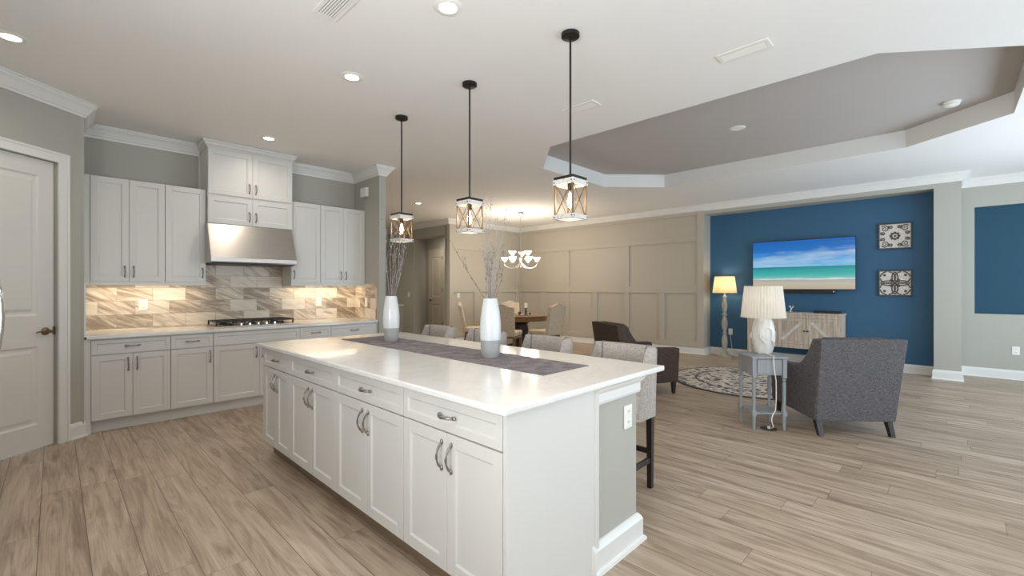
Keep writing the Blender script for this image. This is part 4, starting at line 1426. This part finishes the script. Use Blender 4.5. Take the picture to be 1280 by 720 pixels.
# local +x away from camera, y to the left
MB().box(-0.172, 0.172, -0.172, 0.172, 0.685, 0.705).build('table_top', 'greytable', tb, bevel=0.004)
MB().box(-0.143, 0.143, -0.148, 0.148, 0.525, 0.6845).build('apron', 'greytable', tb)
mb = MB()
mb.box(-0.154, -0.1435, -0.113, 0.113, 0.540, 0.676)
dr = mb.build('drawer', 'greytable', tb, bevel=0.003)
for sx in (-1, 1):
    for sy in (-1, 1):
        x, y = sx * 0.140, sy * 0.140
        mb = MB()
        mb.box(x - 0.018, x + 0.018, y - 0.018, y + 0.018, 0.50, 0.6843)
        mb.lathe([(0.012, 0.0), (0.016, 0.10), (0.0165, 0.135)], 14, x, y)
        mb.box(x - 0.019, x + 0.019, y - 0.019, y + 0.019, 0.135, 0.185)
        mb.lathe([(0.017, 0.185), (0.0135, 0.20), (0.016, 0.30), (0.017, 0.40), (0.0155, 0.455), (0.011, 0.465), (0.019, 0.478), (0.011, 0.490), (0.017, 0.50)], 14, x, y)
        mb.build('leg', 'greytable', tb, smooth=True)
MB().box(-0.135, 0.135, -0.135, 0.135, 0.148, 0.164).build('shelf', 'greytable', tb, bevel=0.002)

# table lamp
LX, LY, LZ = 5.02, 1.372, 0.7053
LX, LY = 4.985, 1.33
tl = thing('table_lamp', 'white ceramic table lamp with pleated shade on the grey side table', 'lamp', (LX, LY, LZ))
rng2 = random.Random(5)
prof = [(0.072, 0.0), (0.078, 0.006), (0.090, 0.05), (0.102, 0.12), (0.104, 0.18), (0.097, 0.25), (0.085, 0.31), (0.075, 0.345), (0.068, 0.352)]
fine = []
for (r0, z0), (r1, z1) in zip(prof, prof[1:]):
    for k in range(4):
        fine.append((r0 + (r1 - r0) * k / 4, z0 + (z1 - z0) * k / 4))
fine.append(prof[-1])
bumpf = lambda r, z, a: r + 0.003 * math.sin(5 * a + 14 * z) + 0.002 * math.sin(9 * a - 40 * z + 1)
lb_ = MB().lathe(fine, 64, rfun=bumpf).build('base', 'ceramic', tl, smooth=True, auto=80)


def rad_at(z):
    for (r0, z0), (r1, z1) in zip(prof, prof[1:]):
        if z0 <= z <= z1:
            return r0 + (r1 - r0) * (z - z0) / (z1 - z0)
    return prof[-1][0]


mb = MB()
for k in range(7):
    a0, zb = 2 * PI * k / 7 + rng2.uniform(-0.3, 0.3), rng2.uniform(0.03, 0.16)
    pts = []
    dirn = rng2.choice((-1, 1))
    for i in range(14):
        t = i / 13
        a = a0 + dirn * (0.9 * t + 0.25 * math.sin(6 * t))
        z = zb + 0.17 * t + 0.02 * math.sin(9 * t)
        rr = rad_at(max(0.01, min(0.34, z))) + 0.004
        pts.append((rr * math.cos(a), rr * math.sin(a), z))
    mb.tube(pts, 0.0095, 6, 0.004)
mb.build('relief', 'ceramic', lb_, smooth=True)
MB().lathe([(0.012, 0.352), (0.012, 0.42), (0.018, 0.43), (0.018, 0.47)], 12).build('stem', 'nickel', tl, smooth=True)
np_ = 42
pleat = lambda r, z, a: r + 0.006 * math.sin(np_ * a)
MB().lathe([(0.198, 0.362), (0.195, 0.38), (0.166, 0.655), (0.165, 0.672)], np_ * 6, rfun=pleat, cap=False).build('shade', 'shade_white', tl, smooth=True, auto=80)
for r, z in ((0.2015, 0.362), (0.168, 0.672)):
    MB().tube([(r * math.cos(2 * PI * i / 48), r * math.sin(2 * PI * i / 48), z) for i in range(49)], 0.004, 6, cap=False).build('shade_rim', 'shade_white', tl, smooth=True)
MB().ball((0, 0, 0.51), 0.03).build('bulb', 'frost', tl, smooth=True)
light('table_lamp_glow', 'POINT', (LX, LY, LZ + 0.53), 0.6, SOFT, size=0.05)
# its white flex hangs over the front of the table to the floor plate
fwd = Vector((math.cos(sa), math.sin(sa), 0))
rgt = Vector((math.sin(sa), -math.cos(sa), 0))
tc_ = Vector((4.885, 1.315, 0))


def rel(fx_, rt, z):
    v = tc_ + fwd * fx_ + rgt * rt
    return (v.x - LX, v.y - LY, z - LZ)


MB().tube([(-0.08, -0.035, 0.012), rel(-0.13, 0.035, 0.710), rel(-0.176, 0.028, 0.708), rel(-0.184, 0.022, 0.68), rel(-0.182, 0.028, 0.60), rel(-0.184, 0.044, 0.48), rel(-0.185, 0.045, 0.32), rel(-0.182, 0.04, 0.20), rel(-0.175, 0.02, 0.16),
           rel(-0.19, 0.0, 0.12), rel(-0.20, 0.0, 0.085), rel(-0.185, 0.02, 0.045), rel(-0.15, 0.02, 0.020)], 0.0045, 8).build('flex', 'plate', tl, smooth=True)
fp = thing('floor_outlet', 'round brown floor outlet cover under the side table', 'outlet', (4.815, 1.235, 0.0))
MB().lathe([(0.0, 0.0005), (0.075, 0.0005), (0.072, 0.006), (0.0, 0.008)], 32, cap=False).build('cover_plate', 'brown_cover', fp, smooth=True)
MB().lathe([(0.014, 0.0075), (0.014, 0.026), (0.0, 0.028)], 14).build('plug', 'plate', fp, smooth=True)

# media wall: television, sound bar, console
tv = thing('television', 'large flat television showing a turquoise beach, mounted on the blue wall', 'television', (9.47, 1.905, 1.785), R(-90))
MB().box(-0.80, 0.80, -0.018, 0.02, -0.455, 0.455).build('bezel', 'black', tv, bevel=0.003)
MB().box(-0.79, 0.79, -0.0205, -0.018, -0.445, 0.445).build('screen', 'screen', tv)
MB().box(-0.25, 0.25, 0.02, 0.0795, -0.2, 0.2).build('wall_mount', 'black', tv)
sb = thing('sound_bar', 'black sound bar fixed to the wall under the television', 'sound bar', (9.50, 1.905, 1.298), R(-90))
MB().box(-0.52, 0.52, -0.05, 0.049, -0.03, 0.03).build('housing', 'black', sb, bevel=0.01)
MB().lathe([(0.0, 0), (0.010, 0), (0.010, 0.004), (0.0, 0.004)], 14, cap=False, mat=Matrix.Translation((0.49, -0.0505, 0)) @ Matrix.Rotation(R(90), 4, 'X')).build('logo_dot', 'plate', sb)

cn = thing('media_console', 'whitewashed wood console with barn-style doors below the television', 'console', (9.10, 1.975, 0), R(-90))
# local x: 0.73 .. -0.73 ; -x is towards larger y (image left); front at y=0
hw = 0.72
mb = MB()
mb.box(-hw - 0.012, hw + 0.012, -0.012, 0.42, 0.892, 0.925)
mb.build('top', 'wash', cn, bevel=0.003)
MB().box(-hw + 0.02, hw - 0.02, 0.025, 0.41, 0.37, 0.8915).build('carcass', 'wash', cn)
for s in (-1, 1):
    MB().box(s * hw - (0.055 if s > 0 else 0), s * hw + (0.055 if s < 0 else 0), 0.0, 0.41, 0.0, 0.8915).build('side_panel', 'wash', cn, bevel=0.003)
MB().box(-hw + 0.055, hw - 0.055, 0.0, 0.025, 0.30, 0.372).build('apron', 'wash', cn)
MB().box(-hw + 0.055, hw - 0.055, 0.0, 0.025, 0.835, 0.8915).build('top_rail', 'wash', cn)
ddw = (2 * hw - 0.11) / 3
for i in range(3):
    x0 = -hw + 0.055 + i * ddw + 0.002
    x1 = x0 + ddw - 0.004
    z0, z1 = 0.376, 0.831
    mb = MB()
    mb.box(x0, x1, 0.010, 0.0245, z0, z1)
    f = 0.052
    mb.box(x0, x0 + f, 0.0, 0.010, z0, z1).box(x1 - f, x1, 0.0, 0.010, z0, z1).box(x0 + f, x1 - f, 0.0, 0.010, z0, z0 + f).box(x0 + f, x1 - f, 0.0, 0.010, z1 - f, z1)
    d = mb.build('door', 'wash', cn, bevel=0.0015)
    a, b = (x0 + f, z0 + f), (x1 - f, z1 - f)
    if i != 1:
        a, b = (x0 + f, z1 - f), (x1 - f, z0 + f)
    if i == 0:
        a, b = (x0 + f, z0 + f), (x1 - f, z1 - f)
    dv = Vector((b[0] - a[0], b[1] - a[1])).normalized()
    nrm = Vector((-dv.y, dv.x)) * 0.025
    ip = 0.02
    mb = MB()
    A2, B2 = Vector(a) + dv * ip, Vector(b) - dv * ip
    mb.prism([tuple(A2 + nrm), tuple(B2 + nrm), tuple(B2 - nrm), tuple(A2 - nrm)], 'y', 0.002, 0.0098)
    mb.build('brace', 'washx', d)
    kx = x1 - 0.025 if i < 2 else x0 + 0.025
    MB().lathe([(0.006, 0), (0.006, 0.014), (0.014, 0.018), (0.014, 0.026), (0.0, 0.03)], 14, mat=Matrix.Translation((kx, 0, 0.61)) @ Matrix.Rotation(R(90), 4, 'X')).build('knob', 'black', d, smooth=True)
mbx = MB().box(9.19, 9.33, 1.29, 1.66, 0.9255, 0.965)
tag(mbx.build('media_box', 'black', bevel=0.006), 'flat black media box lying on the right end of the console', 'media box')
orn = MB()
orn.tube([(9.25, 2.02, 0.9255), (9.25, 2.02, 0.96), (9.25, 2.0, 1.0), (9.25, 1.97, 1.04)], 0.012, 8, 0.006).ball((9.25, 2.02, 0.935), 0.02, (1, 1, 0.45)).ball((9.25, 2.03, 1.03), 0.016).tube([(9.25, 2.01, 0.99), (9.25, 2.04, 1.03)], 0.006)
tag(orn.build('coral_ornament', 'ceramic', smooth=True), 'small white branching ornament on the console behind the pleated lamp shade', 'ornament')


# framed carved panels
def art(label, y, z, kind):
    a = thing('wall_art', label, 'wall art', (XB - 0.002, y, z), R(-90))
    S = 0.212
    MB().box(-S + 0.012, S - 0.012, -0.022, -0.002, -S + 0.012, S - 0.012).build('panel', 'art_ground', a)
    mb = MB()
    f = 0.02
    mb.box(-S, S, -0.034, 0.0, S - f, S).box(-S, S, -0.034, 0.0, -S, -S + f).box(-S, -S + f, -0.034, 0.0, -S + f, S - f).box(S - f, S, -0.034, 0.0, -S + f, S - f)
    mb.build('frame', 'slate', a, bevel=0.003)
    mb = MB()
    yy = -0.023
    if kind == 'scroll':
        for sx in (-1, 1):
            for sz in (-1, 1):
                for (cx, cz, r, dirn) in ((0.125, 0.125, 0.052, 1), (0.055, 0.150, 0.030, -1), (0.150, 0.052, 0.030, -1)):
                    pts = []
                    for i in range(36):
                        t = i / 35
                        aa = dirn * 2 * PI * 1.6 * t + 0.7
                        rr = r * (1 - 0.85 * t)
                        pts.append((sx * (cx + rr * math.cos(aa)), yy, sz * (cz + rr * math.sin(aa))))
                    mb.tube(pts, 0.0085, 6, 0.005)
        for k in range(8):
            aa = 2 * PI * k / 8
            mb.ball((0.050 * math.cos(aa), yy, 0.050 * math.sin(aa)), 0.021, (1, 0.3, 1), 10)
        mb.ball((0, yy, 0), 0.018, (1, 0.4, 1), 10)
    else:
        for sx in (-1, 1):
            for sz in (-1, 1):
                c = (sx * 0.09, sz * 0.09)
                for r in (0.127, 0.095):
                    pts = []
                    for i in range(49):
                        aa = 2 * PI * i / 48
                        x, zz = c[0] + r * math.cos(aa), c[1] + r * math.sin(aa)
                        if abs(x) < 0.185 and abs(zz) < 0.185:
                            pts.append((x, yy, zz))
                        else:
                            if len(pts) > 2:
                                mb.tube(pts, 0.0095, 6)
                            pts = []
                    if len(pts) > 2:
                        mb.tube(pts, 0.0095, 6)
                mb.ball((sx * 0.045, yy, sz * 0.045), 0.018, (1.2, 0.3, 1.2), 10)
                mb.ball((sx * 0.13, yy, sz * 0.13), 0.02, (1.0, 0.3, 1.0), 10)
        mb.ball((0, yy, 0), 0.02, (1, 0.4, 1), 10)
    mb.build('carving', 'art_brown', a, smooth=True)
    return a


art('upper framed panel of brown carved scrolls on the blue wall', 0.61, 2.205, 'scroll')
art('lower framed panel of interlaced carved circles on the blue wall', 0.61, 1.44, 'circle')

# floor lamp
fl = thing('floor_lamp', 'limed wood floor lamp with lit cream shade against the blue wall', 'lamp', (9.30, 3.17, 0))
MB().lathe([(0.0, 0.0005), (0.165, 0.0005), (0.165, 0.02), (0.11, 0.035), (0.07, 0.06), (0.04, 0.10), (0.03, 0.14)], 28).build('base', 'greylamp', fl, smooth=True)
sp = [(0.03, 0.14), (0.045, 0.17), (0.055, 0.24), (0.058, 0.32), (0.045, 0.40), (0.03, 0.44), (0.05, 0.46), (0.03, 0.48), (0.036, 0.52), (0.056, 0.60), (0.058, 0.68), (0.04, 0.77), (0.03, 0.80), (0.052, 0.82), (0.052, 0.84), (0.03, 0.86), (0.036, 0.90),
      (0.05, 0.98), (0.05, 1.04), (0.032, 1.12), (0.028, 1.16), (0.042, 1.19), (0.02, 1.21), (0.012, 1.24), (0.012, 1.34)]
MB().lathe(sp, 24).build('column', 'greylamp', fl, smooth=True)
MB().lathe([(0.222, 1.262), (0.180, 1.588)], 40, cap=False).build('shade', 'shade_cream', fl, smooth=True)
MB().ball((0, 0, 1.42), 0.03).build('bulb', 'frost', fl, smooth=True)
MB().tube([(0.16, 0.0, 0.012), (0.205, -0.05, 0.008), (0.225, -0.08, 0.05), (0.228, -0.05, 0.25), (0.236, -0.03, 0.40), (0.238, -0.03, 0.44)], 0.0045, 6).build('flex', 'plate', fl, smooth=True)
light('floor_lamp_glow', 'POINT', (9.30, 3.17, 1.43), 5.0, WARM, size=0.05)

# refrigerator left of the picture: only the bow of its door handle reaches into view
rf = thing('refrigerator', 'stainless refrigerator at the left edge, only its curved door handle showing', 'refrigerator', (-0.30, 3.62, 0), R(90))
# local x along +y, front towards -y -> world +x
MB().box(-0.455, 0.455, 0.065, 0.80, 0.02, 1.78).build('body', 'steel', rf, bevel=0.004)
for s in (-1, 1):
    d = MB().box(min(s * 0.003, s * 0.453), max(s * 0.003, s * 0.453), 0.0, 0.06, 0.70, 1.775).build('door', 'steel', rf, bevel=0.008)
    pts = [(s * 0.05, -0.005 - 0.095 * math.sin(PI * i / 14) ** 0.75, 0.78 + 0.86 * i / 14) for i in range(15)]
    MB().tube(pts, 0.013, 10).build('handle', 'chrome', d, smooth=True)
d = MB().box(-0.453, 0.453, 0.0, 0.06, 0.06, 0.69).build('freezer_drawer', 'steel', rf, bevel=0.008)
